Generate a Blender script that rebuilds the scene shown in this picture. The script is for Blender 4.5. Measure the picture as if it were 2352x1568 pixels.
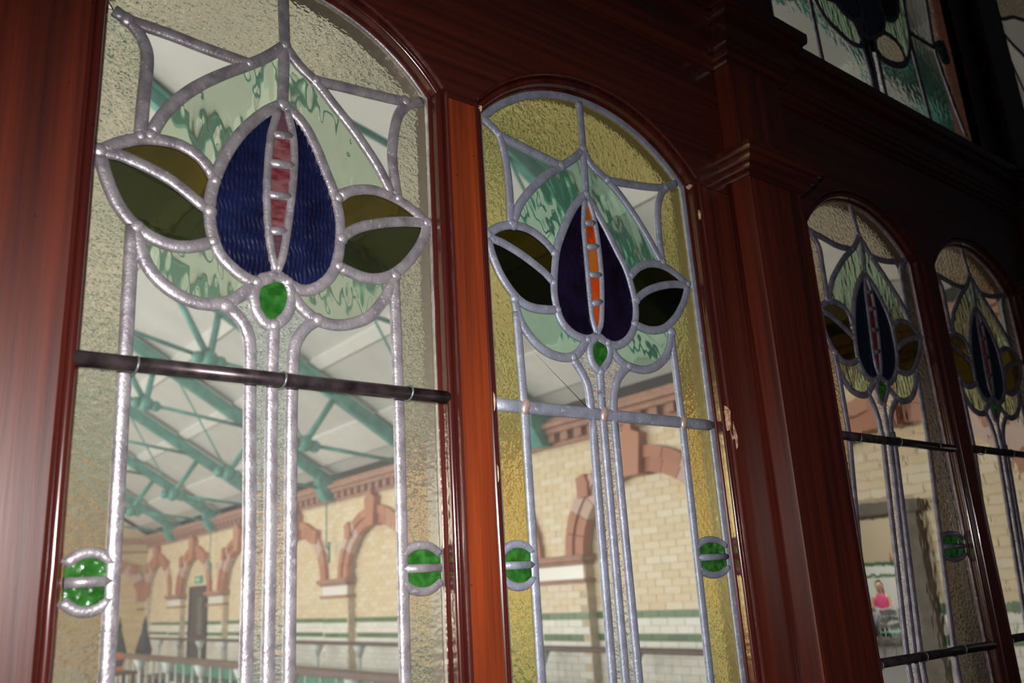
import bpy, bmesh, math, random
from mathutils import Matrix, Vector

for _o in list(bpy.data.objects):
    bpy.data.objects.remove(_o, do_unlink=True)
SC = bpy.context.scene
COL = SC.collection
random.seed(7)

# ------------------------------------------------------------------ camera, world, lights
ZB = 1.835                      # height of the upper saddle bars above the floor
cam_d = bpy.data.cameras.new('camera')
cam = bpy.data.objects.new('camera', cam_d)
COL.objects.link(cam)
cam_d.sensor_width = 36.0
cam_d.lens = 30.143
cam_d.clip_start = 0.02
cam_d.clip_end = 200
RIGHT = Vector((0.792496, -0.607016, -0.059001))
UP = Vector((-0.12269, -0.253444, 0.959538))
BACK = Vector((-0.597408, -0.753192, -0.275328))
CAM = Vector((-0.2913, -0.7039, -0.18513 + ZB))
M = Matrix.Identity(4)
for i in range(3):
    M[i][0] = RIGHT[i]; M[i][1] = UP[i]; M[i][2] = BACK[i]; M[i][3] = CAM[i]
cam.matrix_world = M
cam_d.dof.use_dof = True
cam_d.dof.focus_distance = 1.0
cam_d.dof.aperture_fstop = 7.0
SC.camera = cam

world = bpy.data.worlds.new('world')
SC.world = world
world.use_nodes = True
world.node_tree.nodes['Background'].inputs['Color'].default_value = (0.75, 0.85, 1.0, 1)
world.node_tree.nodes['Background'].inputs['Strength'].default_value = 0.012

# the camera's own pop-up flash, just above the lens
fl = bpy.data.lights.new('camera_flash', 'AREA')
fl.shape = 'RECTANGLE'; fl.size = 0.05; fl.size_y = 0.022
fl.energy = 3.6
fl.color = (1.0, 0.97, 0.95)
fl.spread = math.radians(90)
flo = bpy.data.objects.new('camera_flash', fl)
COL.objects.link(flo)
flo.location = CAM + UP * 0.10
flo.rotation_euler = (Vector((0.14, 0.0, ZB - 0.13)) - flo.location).to_track_quat('-Z', 'Y').to_euler()

# stand-in for the hall's daylight: area lights added before the unseen left wall
HALL_W, HALL_L = 6.25, 23.4
for k in range(4):
    a = bpy.data.lights.new('hall_fill_light', 'AREA')
    a.shape = 'RECTANGLE'; a.size = 1.9; a.size_y = 3.6
    a.energy = 430; a.color = (1.0, 0.97, 0.92)
    ao = bpy.data.objects.new('hall_fill_light', a)
    COL.objects.link(ao)
    ao.location = (-HALL_W + 0.12, 3.6 + k * 5.4, 2.2)
    ao.rotation_euler = (0, -math.radians(98), 0)
a = bpy.data.lights.new('annex_fill_light', 'AREA')  # area light added under the annex ceiling to brighten the far room
a.shape = 'RECTANGLE'; a.size = 5; a.size_y = 5; a.energy = 520; a.color = (1.0, 0.98, 0.94)
ao = bpy.data.objects.new('annex_fill_light', a); COL.objects.link(ao); ao.location = (16.5, 9.0, 4.4)

SC.view_settings.view_transform = 'Standard'
SC.view_settings.look = 'None'
SC.view_settings.gamma = 1.0
SC.view_settings.use_curve_mapping = False
SC.view_settings.exposure = 0.0

# ------------------------------------------------------------------ helpers
def link(name, mesh, mat=None, parent=None):
    o = bpy.data.objects.new(name, mesh)
    COL.objects.link(o)
    if mat is not None and len(mesh.materials) == 0:
        mesh.materials.append(mat)
    if parent is not None:
        o.parent = parent
    return o

def bm_mesh(name, bm, smooth=False, recalc=True):
    if recalc: bmesh.ops.recalc_face_normals(bm, faces=bm.faces[:])
    me = bpy.data.meshes.new(name)
    bm.to_mesh(me); bm.free()
    if smooth:
        for p in me.polygons:
            p.use_smooth = True
    return me

def empty(name, loc=(0, 0, 0), rz=0):
    o = bpy.data.objects.new(name, None)
    o.empty_display_size = 0.05
    COL.objects.link(o)
    o.location = loc; o.rotation_euler = (0, 0, rz)
    return o

def tag(o, label=None, cat=None, group=None, kind=None):
    if label: o['label'] = label
    if cat: o['category'] = cat
    if group: o['group'] = group
    if kind: o['kind'] = kind
    return o

def add_box(bm, x0, x1, y0, y1, z0, z1, bev=0):
    r = bmesh.ops.create_cube(bm, size=1)
    vs = r['verts']
    for v in vs:
        v.co = Vector(((x0 + x1) / 2 + v.co.x * (x1 - x0), (y0 + y1) / 2 + v.co.y * (y1 - y0), (z0 + z1) / 2 + v.co.z * (z1 - z0)))
    if bev:
        es = list({e for v in vs for e in v.link_edges})
        bmesh.ops.bevel(bm, geom=es, offset=bev, segments=1, affect='EDGES')

def box(name, x0, x1, y0, y1, z0, z1, mat, parent=None, bev=0):
    bm = bmesh.new(); add_box(bm, x0, x1, y0, y1, z0, z1, bev)
    return link(name, bm_mesh(name, bm), mat, parent)

def add_tube(bm, p, q, r, r2=None, n=8):
    p = Vector(p); q = Vector(q); d = q - p
    r2 = r if r2 is None else r2
    rot = d.to_track_quat('Z', 'Y').to_matrix().to_4x4()
    bmesh.ops.create_cone(bm, cap_ends=True, segments=n, radius1=r, radius2=r2, depth=d.length,
                          matrix=Matrix.Translation((p + q) / 2) @ rot)

def tube(name, p, q, r, mat, parent=None, r2=None, n=8):
    bm = bmesh.new(); add_tube(bm, p, q, r, r2, n)
    return link(name, bm_mesh(name, bm, True), mat, parent)

def add_beam(bm, p, q, w, h):
    """rectangular bar from p to q, w wide along Y and h deep"""
    p = Vector(p); q = Vector(q); d = (q - p)
    t = d.normalized(); side = Vector((0, 1, 0)); up = t.cross(side).normalized()
    vs = []
    for c in (p, q):
        for a, b in ((-1, -1), (1, -1), (1, 1), (-1, 1)):
            vs.append(bm.verts.new(c + side * a * w / 2 + up * b * h / 2))
    for f in ((0, 1, 2, 3), (7, 6, 5, 4), (0, 4, 5, 1), (1, 5, 6, 2), (2, 6, 7, 3), (3, 7, 4, 0)):
        bm.faces.new([vs[i] for i in f])

def prism_xz(bm, poly, y0, y1):
    """polygon in (x, z) extruded from y0 to y1, faces wound outwards"""
    area = sum(p[0] * q[1] - q[0] * p[1] for p, q in zip(poly, poly[1:] + poly[:1]))
    if area < 0: poly = list(reversed(poly))
    a = [bm.verts.new((x, y0, z)) for x, z in poly]
    b = [bm.verts.new((x, y1, z)) for x, z in poly]
    bm.faces.new(a); bm.faces.new(list(reversed(b)))
    n = len(poly)
    for i in range(n):
        j = (i + 1) % n
        bm.faces.new((a[i], b[i], b[j], a[j]))

def prism_yz(bm, poly, x0, x1):
    a = [bm.verts.new((x0, y, z)) for y, z in poly]
    b = [bm.verts.new((x1, y, z)) for y, z in poly]
    bm.faces.new(a); bm.faces.new(list(reversed(b)))
    n = len(poly)
    for i in range(n):
        j = (i + 1) % n
        bm.faces.new((a[i], b[i], b[j], a[j]))

def sweep(bm, path, prof, closed_prof=True, closed_path=False):
    """path: (x, z) list; prof: (d, y) list, d along the in-plane left normal of the path"""
    n = len(path); rings = []
    for i in range(n):
        if closed_path:
            a = path[i - 1]; c = path[(i + 1) % n]
        else:
            a = path[max(i - 1, 0)]; c = path[min(i + 1, n - 1)]
        b = path[i]
        t1 = Vector((b[0] - a[0], b[1] - a[1])); t2 = Vector((c[0] - b[0], c[1] - b[1]))
        if t1.length < 1e-9: t1 = t2
        if t2.length < 1e-9: t2 = t1
        t1 = t1.normalized(); t2 = t2.normalized()
        t = (t1 + t2)
        t = t.normalized() if t.length > 1e-6 else t1
        nn = Vector((-t.y, t.x))
        k = 1.0 / max(0.6, math.sqrt(max(0.0, (1 + t1.dot(t2)) / 2)))
        rings.append([bm.verts.new((b[0] + nn.x * d * k, y, b[1] + nn.y * d * k)) for d, y in prof])
    m = len(prof)
    rng = range(n) if closed_path else range(n - 1)
    for i in rng:
        A = rings[i]; B = rings[(i + 1) % n]
        for j in range(m if closed_prof else m - 1):
            k2 = (j + 1) % m
            bm.faces.new((A[j], A[k2], B[k2], B[j]))
    if closed_prof and not closed_path:
        bm.faces.new(rings[0]); bm.faces.new(list(reversed(rings[-1])))

def smooth_line(pts, step=0.006):
    """Catmull-Rom through the points, evenly dense"""
    if len(pts) < 3:
        n = max(2, int(math.dist(pts[0], pts[-1]) / 0.03))
        return [(pts[0][0] + (pts[-1][0] - pts[0][0]) * i / n, pts[0][1] + (pts[-1][1] - pts[0][1]) * i / n) for i in range(n + 1)]
    out = []
    for i in range(len(pts) - 1):
        p0 = pts[max(i - 1, 0)]; p1 = pts[i]; p2 = pts[i + 1]; p3 = pts[min(i + 2, len(pts) - 1)]
        L = math.dist(p1, p2)
        n = max(1, min(12, int(L / step)))
        big = L > 0.06
        for k in range(n):
            t = k / n
            if big:
                out.append((p1[0] + (p2[0] - p1[0]) * t, p1[1] + (p2[1] - p1[1]) * t)); continue
            c = []
            for a in (0, 1):
                c.append(0.5 * (2 * p1[a] + (p2[a] - p0[a]) * t + (2 * p0[a] - 5 * p1[a] + 4 * p2[a] - p3[a]) * t * t + (3 * p1[a] - p0[a] - 3 * p2[a] + p3[a]) * t ** 3))
            out.append(tuple(c))
    out.append(pts[-1])
    return out

# ------------------------------------------------------------------ materials
def new_mat(name):
    m = bpy.data.materials.new(name)
    m.use_nodes = True
    nt = m.node_tree
    for n in list(nt.nodes):
        nt.nodes.remove(n)
    return m, nt, nt.nodes.new('ShaderNodeOutputMaterial')

def N(nt, t, **kw):
    n = nt.nodes.new(t)
    for k, v in kw.items():
        if k in n.inputs: n.inputs[k].default_value = v
        else: setattr(n, k, v)
    return n

def ramp(nt, fac, stops):
    r = nt.nodes.new('ShaderNodeValToRGB')
    el = r.color_ramp.elements
    while len(el) > 1: el.remove(el[-1])
    el[0].position = stops[0][0]; el[0].color = (*stops[0][1], 1)
    for p, c in stops[1:]:
        e = el.new(p); e.color = (*c, 1)
    nt.links.new(fac, r.inputs['Fac'])
    return r.outputs['Color']

def coords(nt, scale=(1, 1, 1), rot=(0, 0, 0)):
    tc = nt.nodes.new('ShaderNodeTexCoord')
    mp = nt.nodes.new('ShaderNodeMapping')
    mp.inputs['Scale'].default_value = scale
    mp.inputs['Rotation'].default_value = rot
    nt.links.new(tc.outputs['Object'], mp.inputs['Vector'])
    return mp.outputs['Vector']

def simple(name, col, rough=0.6, metal=0.0, noise=0.12, nscale=8.0, bump=0.0, coat=0.0, col2=None):
    m, nt, out = new_mat(name)
    v = coords(nt)
    nz = N(nt, 'ShaderNodeTexNoise', Scale=nscale, Detail=4.0)
    nt.links.new(v, nz.inputs['Vector'])
    c2 = col2 or tuple(max(0, c * (1 - 2.2 * noise)) for c in col)
    c1 = tuple(min(1, c * (1 + noise)) for c in col)
    c = ramp(nt, nz.outputs['Fac'], [(0.3, c2), (0.7, c1)])
    b = N(nt, 'ShaderNodeBsdfPrincipled', Roughness=rough, Metallic=metal)
    nt.links.new(c, b.inputs['Base Color'])
    b.inputs['Coat Weight'].default_value = coat
    if bump:
        bp = N(nt, 'ShaderNodeBump', Strength=bump, Distance=0.002)
        nt.links.new(nz.outputs['Fac'], bp.inputs['Height'])
        nt.links.new(bp.outputs['Normal'], b.inputs['Normal'])
    nt.links.new(b.outputs['BSDF'], out.inputs['Surface'])
    return m

def wood(name, axis, dark, light, rough=0.42, coat=0.5, coat_rough=0.22):
    """varnished, red-stained softwood; axis = grain direction"""
    m, nt, out = new_mat(name)
    sc = {'z': (90, 90, 2.2), 'x': (2.2, 90, 90)}[axis]
    v = coords(nt, sc)
    nz = N(nt, 'ShaderNodeTexNoise', Scale=1.0, Detail=5.0, Roughness=0.6)
    nt.links.new(v, nz.inputs['Vector'])
    v2 = coords(nt, {'z': (14, 14, 1.1), 'x': (1.1, 14, 14)}[axis])
    nz2 = N(nt, 'ShaderNodeTexNoise', Scale=1.0, Detail=3.0)
    nt.links.new(v2, nz2.inputs['Vector'])
    mx = N(nt, 'ShaderNodeMix', data_type='FLOAT')
    mx.inputs[0].default_value = 0.36
    nt.links.new(nz.outputs['Fac'], mx.inputs[2]); nt.links.new(nz2.outputs['Fac'], mx.inputs[3])
    mid = tuple((a + b) / 2 for a, b in zip(dark, light))
    c = ramp(nt, mx.outputs[0], [(0.34, dark), (0.5, mid), (0.64, light)])
    # small dents and specks in the varnish
    vo = N(nt, 'ShaderNodeTexVoronoi', Scale=60.0)
    tc = nt.nodes.new('ShaderNodeTexCoord'); nt.links.new(tc.outputs['Object'], vo.inputs['Vector'])
    sp = ramp(nt, vo.outputs['Distance'], [(0.035, (0.25, 0.25, 0.25)), (0.07, (1, 1, 1))])
    mm = N(nt, 'ShaderNodeMix', data_type='RGBA', blend_type='MULTIPLY'); mm.inputs[0].default_value = 1.0
    nt.links.new(c, mm.inputs[6]); nt.links.new(sp, mm.inputs[7])
    b = N(nt, 'ShaderNodeBsdfPrincipled', Roughness=rough)
    nt.links.new(mm.outputs[2], b.inputs['Base Color'])
    b.inputs['Coat Weight'].default_value = coat
    b.inputs['Coat Roughness'].default_value = coat_rough
    bp = N(nt, 'ShaderNodeBump', Strength=0.22, Distance=0.0015)
    nt.links.new(mx.outputs[0], bp.inputs['Height'])
    nt.links.new(bp.outputs['Normal'], b.inputs['Normal'])
    nt.links.new(bp.outputs['Normal'], b.inputs['Coat Normal'])
    nt.links.new(b.outputs['BSDF'], out.inputs['Surface'])
    return m

def lead(name, col, col2, rough=0.42, metal=0.55):
    m, nt, out = new_mat(name)
    v = coords(nt)
    nz = N(nt, 'ShaderNodeTexNoise', Scale=70.0, Detail=5.0)
    nt.links.new(v, nz.inputs['Vector'])
    nz2 = N(nt, 'ShaderNodeTexNoise', Scale=380.0, Detail=3.0)
    nt.links.new(v, nz2.inputs['Vector'])
    c0 = ramp(nt, nz.outputs['Fac'], [(0.35, col2), (0.62, col)])
    nz3 = N(nt, 'ShaderNodeTexNoise', Scale=150.0, Detail=6.0, Roughness=0.7)
    nt.links.new(v, nz3.inputs['Vector'])
    fk = ramp(nt, nz3.outputs['Fac'], [(0.60, (0, 0, 0)), (0.66, (1, 1, 1))])
    mxc = N(nt, 'ShaderNodeMix', data_type='RGBA')
    nt.links.new(fk, mxc.inputs[0]); nt.links.new(c0, mxc.inputs[6]); mxc.inputs[7].default_value = (*[min(1, 1.45 * q) for q in col], 1)
    c = mxc.outputs[2]
    b = N(nt, 'ShaderNodeBsdfPrincipled', Roughness=rough, Metallic=metal)
    nt.links.new(c, b.inputs['Base Color'])
    bp = N(nt, 'ShaderNodeBump', Strength=0.5, Distance=0.0010)
    nt.links.new(nz2.outputs['Fac'], bp.inputs['Height'])
    nt.links.new(bp.outputs['Normal'], b.inputs['Normal'])
    nt.links.new(b.outputs['BSDF'], out.inputs['Surface'])
    return m

def glass(name, col, tex=None, scale=120.0, strength=0.3, dist=0.001, stretch=(1, 1, 1), rough=0.0,
          body=0.0, body_col=None, streak=None, rot=(0, 0, 0), detail=1.5, coat=0.0):
    """stained glass: tinted refraction with a rolled / rippled relief, optionally a translucent body"""
    m, nt, out = new_mat(name)
    v = coords(nt, stretch, rot)
    b = N(nt, 'ShaderNodeBsdfGlass', Roughness=rough, IOR=1.48)
    g = tuple(math.sqrt(c) for c in col)
    b.inputs['Color'].default_value = (*g, 1)
    bcol = None
    if streak:
        nzc = N(nt, 'ShaderNodeTexNoise', Scale=streak[1], Detail=3.0)
        nt.links.new(v, nzc.inputs['Vector'])
        cc = ramp(nt, nzc.outputs['Fac'], [(0.36, g), (0.62, tuple(math.sqrt(c) for c in streak[0]))])
        nt.links.new(cc, b.inputs['Color'])
        bcol = ramp(nt, nzc.outputs['Fac'], [(0.36, body_col or col), (0.62, streak[0])])
    bp = None
    if tex:
        if tex == 'wave':
            t = N(nt, 'ShaderNodeTexWave', Scale=scale, Distortion=9.0, Detail=2.5)
            t.inputs['Detail Scale'].default_value = 0.9
            t.bands_direction = 'X'
        elif tex == 'cell':
            t = N(nt, 'ShaderNodeTexVoronoi', Scale=scale); t.feature = 'SMOOTH_F1'
        else:
            t = N(nt, 'ShaderNodeTexNoise', Scale=scale, Detail=detail)
        nt.links.new(v, t.inputs['Vector'])
        bp = N(nt, 'ShaderNodeBump', Strength=strength, Distance=dist)
        hgt = t.outputs['Distance' if tex == 'cell' else 'Fac']
        if tex == 'wave':
            t2 = N(nt, 'ShaderNodeTexNoise', Scale=170.0, Detail=1.0)
            nt.links.new(v, t2.inputs['Vector'])
            am = N(nt, 'ShaderNodeMath', operation='MULTIPLY_ADD'); am.inputs[1].default_value = 2.2
            nt.links.new(t2.outputs['Fac'], am.inputs[0]); nt.links.new(hgt, am.inputs[2])
            hgt = am.outputs[0]
        nt.links.new(hgt, bp.inputs['Height'])
        nt.links.new(bp.outputs['Normal'], b.inputs['Normal'])
    sh = b.outputs['BSDF']
    if body:
        p = N(nt, 'ShaderNodeBsdfPrincipled', Roughness=0.22)
        p.inputs['Base Color'].default_value = (*(body_col or col), 1)
        p.inputs['Coat Weight'].default_value = coat; p.inputs['Coat Roughness'].default_value = 0.22; p.inputs['Coat IOR'].default_value = 2.0
        if bcol is not None: nt.links.new(bcol, p.inputs['Base Color'])
        if bp: nt.links.new(bp.outputs['Normal'], p.inputs['Normal'])
        mx = nt.nodes.new('ShaderNodeMixShader'); mx.inputs[0].default_value = body
        nt.links.new(sh, mx.inputs[1]); nt.links.new(p.outputs['BSDF'], mx.inputs[2])
        sh = mx.outputs[0]
    nt.links.new(sh, out.inputs['Surface'])
    return m

def masonry(name, c1, c2, c3, rough=0.35):
    """glazed bricks: every brick its own shade, as one object or as an island of a joined mesh"""
    m, nt, out = new_mat(name)
    oi = nt.nodes.new('ShaderNodeObjectInfo'); ge = nt.nodes.new('ShaderNodeNewGeometry')
    ad = N(nt, 'ShaderNodeMath', operation='ADD'); fr = N(nt, 'ShaderNodeMath', operation='FRACT')
    nt.links.new(oi.outputs['Random'], ad.inputs[0]); nt.links.new(ge.outputs['Random Per Island'], ad.inputs[1])
    nt.links.new(ad.outputs[0], fr.inputs[0])
    c = ramp(nt, fr.outputs[0], [(0.0, c1), (0.5, c2), (1.0, c3)])
    b = N(nt, 'ShaderNodeBsdfPrincipled', Roughness=rough)
    nt.links.new(c, b.inputs['Base Color'])
    nt.links.new(b.outputs['BSDF'], out.inputs['Surface'])
    return m

MT = {}
MT['wood_v'] = wood('red_stained_wood_upright', 'z', (0.032, 0.0052, 0.0036), (0.138, 0.0200, 0.0075), coat=0.33, coat_rough=0.27)
MT['wood_o'] = wood('orange_wood_upright', 'z', (0.065, 0.010, 0.004), (0.300, 0.047, 0.0085), coat=0.5, coat_rough=0.25)  # more orange than the other uprights; only the first mullion uses it
MT['wood_h'] = wood('red_stained_wood_level', 'x', (0.026, 0.0048, 0.0035), (0.105, 0.0165, 0.0065))
MT['wood_m'] = wood('varnished_moulding_wood', 'z', (0.024, 0.0045, 0.004), (0.090, 0.014, 0.009), rough=0.22, coat=1.0, coat_rough=0.12)
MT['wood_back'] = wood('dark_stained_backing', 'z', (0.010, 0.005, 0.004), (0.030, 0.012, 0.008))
MT['raw_wood'] = simple('broken_bare_wood', (0.62, 0.38, 0.24), 0.8, noise=0.3, nscale=160, bump=0.6)
MT['lead_old'] = lead('old_lead', (0.41, 0.375, 0.40), (0.25, 0.225, 0.25), rough=0.38, metal=0.5)
MT['lead_new'] = lead('new_lead', (0.33, 0.345, 0.43), (0.25, 0.26, 0.33), rough=0.5, metal=0.35)
MT['lead_dark'] = lead('tarnished_lead', (0.34, 0.30, 0.36), (0.20, 0.18, 0.22), rough=0.45, metal=0.45)
MT['bar'] = simple('dark_bronze_bar', (0.085, 0.062, 0.068), 0.32, 0.6, noise=0.35, nscale=60)
MT['wire'] = simple('tie_wire', (0.20, 0.22, 0.215), 0.4, 0.6)
MT['copper'] = simple('copper_tie_stub', (0.66, 0.48, 0.42), 0.4, 0.5, nscale=200)
# glass
GL = {}
GL['clear'] = glass('clear_old_glass', (0.93, 0.95, 0.93), 'noise', 7.0, 0.06, 0.004, body=0.07, body_col=(0.60, 0.60, 0.57))
GL['clear_wavy'] = glass('clear_wavy_glass', (0.66, 0.67, 0.63), 'noise', 22.0, 0.09, 0.004, body=0.03, body_col=(0.4, 0.4, 0.38))
GL['stem'] = glass('rippled_clear_glass', (0.93, 0.95, 0.92), 'noise', 95.0, 0.6, 0.0024, (1, 1, 2.0), body=0.10, body_col=(0.6, 0.6, 0.58))
GL['border_a'] = glass('grey_cathedral_glass', (0.78, 0.73, 0.58), 'noise', 150.0, 0.5, 0.0020, (1, 1, 1.2), body=0.18, body_col=(0.42, 0.385, 0.30))
GL['border_b'] = glass('amber_cathedral_glass', (0.80, 0.70, 0.30), 'noise', 190.0, 0.42, 0.0018, (1, 1, 0.7), body=0.20, body_col=(0.50, 0.44, 0.18))
GL['border_dark'] = glass('reveal_dark_brown_glass', (0.20, 0.165, 0.13), 'noise', 150.0, 0.4, 0.0022, (1, 1, 1.2), body=0.14, body_col=(0.12, 0.09, 0.065))  # colour darkened to stand in for the dark wood reveal seen through it
GL['border_c'] = glass('brown_cathedral_glass', (0.60, 0.52, 0.40), 'noise', 150.0, 0.4, 0.0022, (1, 1, 1.2), body=0.14, body_col=(0.30, 0.25, 0.17))
GL['pale_a'] = glass('pale_green_water_glass', (0.62, 0.72, 0.56), 'cell', 62.0, 0.6, 0.0038, (1.25, 1, 0.5), body=0.16, body_col=(0.42, 0.49, 0.38))
GL['pale_b'] = glass('sea_green_water_glass', (0.55, 0.78, 0.63), 'noise', 24.0, 0.9, 0.0050, (1.0, 1, 0.75), body=0.12, body_col=(0.33, 0.50, 0.40), rot=(0, 0.5, 0))
GL['pale_c'] = glass('moss_green_water_glass', (0.36, 0.47, 0.34), 'noise', 40.0, 0.9, 0.0050, (1.5, 1, 0.5), body=0.05, rot=(0, 0.5, 0))
GL['blue_a'] = glass('rippled_cobalt_glass', (0.006, 0.008, 0.09), None, body=0.85, body_col=(0.0028, 0.0030, 0.024), streak=((0.007, 0.012, 0.055), 26.0), coat=1.0)
GL['blue_b'] = glass('dark_violet_glass', (0.014, 0.007, 0.026), 'noise', 140.0, 0.8, 0.003, (1, 1, 1), body=0.6, body_col=(0.006, 0.003, 0.009), streak=((0.014, 0.008, 0.034), 25.0))
GL['blue_c'] = glass('dark_navy_glass', (0.01, 0.02, 0.05), 'noise', 90.0, 0.6, 0.003, (2.5, 1, 0.4), body=0.5, body_col=(0.008, 0.014, 0.04))
GL['leaf_a'] = glass('olive_streaky_glass', (0.07, 0.075, 0.03), 'noise', 40.0, 0.25, 0.003, body=0.25, body_col=(0.05, 0.05, 0.022), streak=((0.055, 0.065, 0.03), 22.0))
GL['leaf_au'] = glass('brown_olive_glass', (0.085, 0.075, 0.028), 'noise', 40.0, 0.25, 0.003, body=0.25, body_col=(0.07, 0.06, 0.02), streak=((0.115, 0.085, 0.02), 22.0))
GL['leaf_b'] = glass('black_green_glass', (0.012, 0.014, 0.005), 'noise', 30.0, 0.1, 0.002, body=0.3, body_col=(0.006, 0.007, 0.003))
GL['leaf_bu'] = glass('dark_olive_glass', (0.060, 0.046, 0.006), 'noise', 30.0, 0.1, 0.002, body=0.25, body_col=(0.02, 0.016, 0.004))
GL['red_a'] = glass('pink_red_streaky_glass', (0.26, 0.035, 0.045), 'noise', 60.0, 0.4, 0.002, (1, 1, 2.2), body=0.5, body_col=(0.17, 0.012, 0.022), streak=((0.30, 0.13, 0.14), 55.0))
GL['mauve_a'] = glass('mauve_glass', (0.34, 0.20, 0.24), 'noise', 60.0, 0.4, 0.002, (1, 1, 2.5), body=0.5, body_col=(0.10, 0.04, 0.06))
GL['red_b'] = glass('orange_red_glass', (0.86, 0.11, 0.015), 'noise', 60.0, 0.3, 0.002, body=0.5, body_col=(0.62, 0.045, 0.008), streak=((0.75, 0.12, 0.015), 40.0))
GL['orange_b'] = glass('orange_glass', (0.85, 0.26, 0.04), 'noise', 60.0, 0.3, 0.002, body=0.5, body_col=(0.60, 0.12, 0.015), streak=((0.65, 0.20, 0.03), 40.0))
GL['red_c'] = glass('dull_red_glass', (0.20, 0.03, 0.03), 'noise', 60.0, 0.3, 0.002, body=0.5, body_col=(0.20, 0.025, 0.03))
GL['green'] = glass('emerald_glass', (0.08, 0.36, 0.06), 'noise', 110.0, 0.9, 0.004, body=0.42, body_col=(0.06, 0.28, 0.05), streak=((0.025, 0.14, 0.02), 90.0))
GL['green_c'] = glass('deep_green_glass', (0.03, 0.17, 0.03), 'noise', 60.0, 0.6, 0.004, body=0.35, body_col=(0.02, 0.11, 0.02))
GL['grey_hi'] = glass('grey_seedy_glass', (0.52, 0.52, 0.49), 'noise', 40.0, 0.12, 0.003, body=0.06, body_col=(0.3, 0.3, 0.28))
# hall
MT['brick'] = masonry('yellow_glazed_brick', (0.74, 0.58, 0.35), (0.79, 0.64, 0.42), (0.82, 0.72, 0.54))
MT['white_tile'] = masonry('white_glazed_tile', (0.78, 0.78, 0.72), (0.84, 0.84, 0.79), (0.88, 0.87, 0.82), 0.25)
MT['green_tile'] = masonry('green_glazed_tile', (0.055, 0.14, 0.055), (0.08, 0.19, 0.075), (0.10, 0.21, 0.08), 0.25)
MT['mortar'] = simple('mortar', (0.66, 0.55, 0.40), 0.85, noise=0.1)
MT['mortar_w'] = simple('pale_grout', (0.66, 0.65, 0.60), 0.85, noise=0.1)
MT['terra'] = masonry('red_terracotta', (0.44, 0.17, 0.10), (0.50, 0.21, 0.12), (0.52, 0.25, 0.16), 0.5)
MT['terra_pale'] = masonry('pink_terracotta', (0.60, 0.40, 0.34), (0.62, 0.43, 0.36), (0.66, 0.48, 0.42), 0.5)
MT['cornice'] = simple('terracotta_cornice', (0.42, 0.22, 0.155), 0.6, noise=0.1)
MT['ceiling'] = simple('painted_boards', (0.54, 0.54, 0.515), 0.8, noise=0.04, nscale=2)
MT['purlin'] = simple('white_paint', (0.72, 0.72, 0.69), 0.6, noise=0.03)
MT['teal'] = simple('teal_paint', (0.10, 0.35, 0.30), 0.45, noise=0.15, nscale=6)
MT['floor'] = simple('grey_floor_tiles', (0.48, 0.46, 0.42), 0.5, noise=0.12, nscale=3)
MT['annex_floor'] = simple('dark_grey_floor', (0.10, 0.10, 0.095), 0.5)
MT['rail'] = simple('brown_rail', (0.11, 0.05, 0.035), 0.4, noise=0.15)
MT['iron_white'] = simple('pale_painted_iron', (0.56, 0.63, 0.63), 0.5, noise=0.06)
MT['door'] = simple('dark_brown_door', (0.035, 0.024, 0.024), 0.4, noise=0.2)
MT['door_glass'] = simple('grey_door_pane', (0.10, 0.10, 0.105), 0.12, noise=0.2)
MT['stone'] = simple('grey_brown_stone', (0.20, 0.165, 0.14), 0.75, noise=0.15, nscale=10)
MT['plaster'] = simple('dark_plaster', (0.10, 0.07, 0.06), 0.85)
MT['black'] = simple('black_canvas', (0.02, 0.02, 0.022), 0.7)
MT['orange'] = simple('orange_plastic', (0.72, 0.20, 0.05), 0.45)
MT['exit'] = simple('green_sign', (0.10, 0.42, 0.28), 0.4, noise=0.03)
MT['white_p'] = simple('white_plastic', (0.85, 0.85, 0.82), 0.4, noise=0.03)
MT['seat_green'] = simple('green_seat', (0.05, 0.26, 0.16), 0.5)
MT['skin'] = simple('skin', (0.62, 0.36, 0.26), 0.55, noise=0.06)
MT['hair'] = simple('brown_hair', (0.13, 0.07, 0.045), 0.6, noise=0.3, nscale=60)
MT['pink'] = simple('pink_top', (0.70, 0.06, 0.20), 0.7, noise=0.06)
MT['pale_pink'] = simple('pale_pink_top', (0.82, 0.56, 0.52), 0.7, noise=0.06)
MT['trouser'] = simple('dark_trousers', (0.05, 0.05, 0.08), 0.8)
MT['table'] = simple('dark_table', (0.07, 0.04, 0.03), 0.4)
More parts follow.
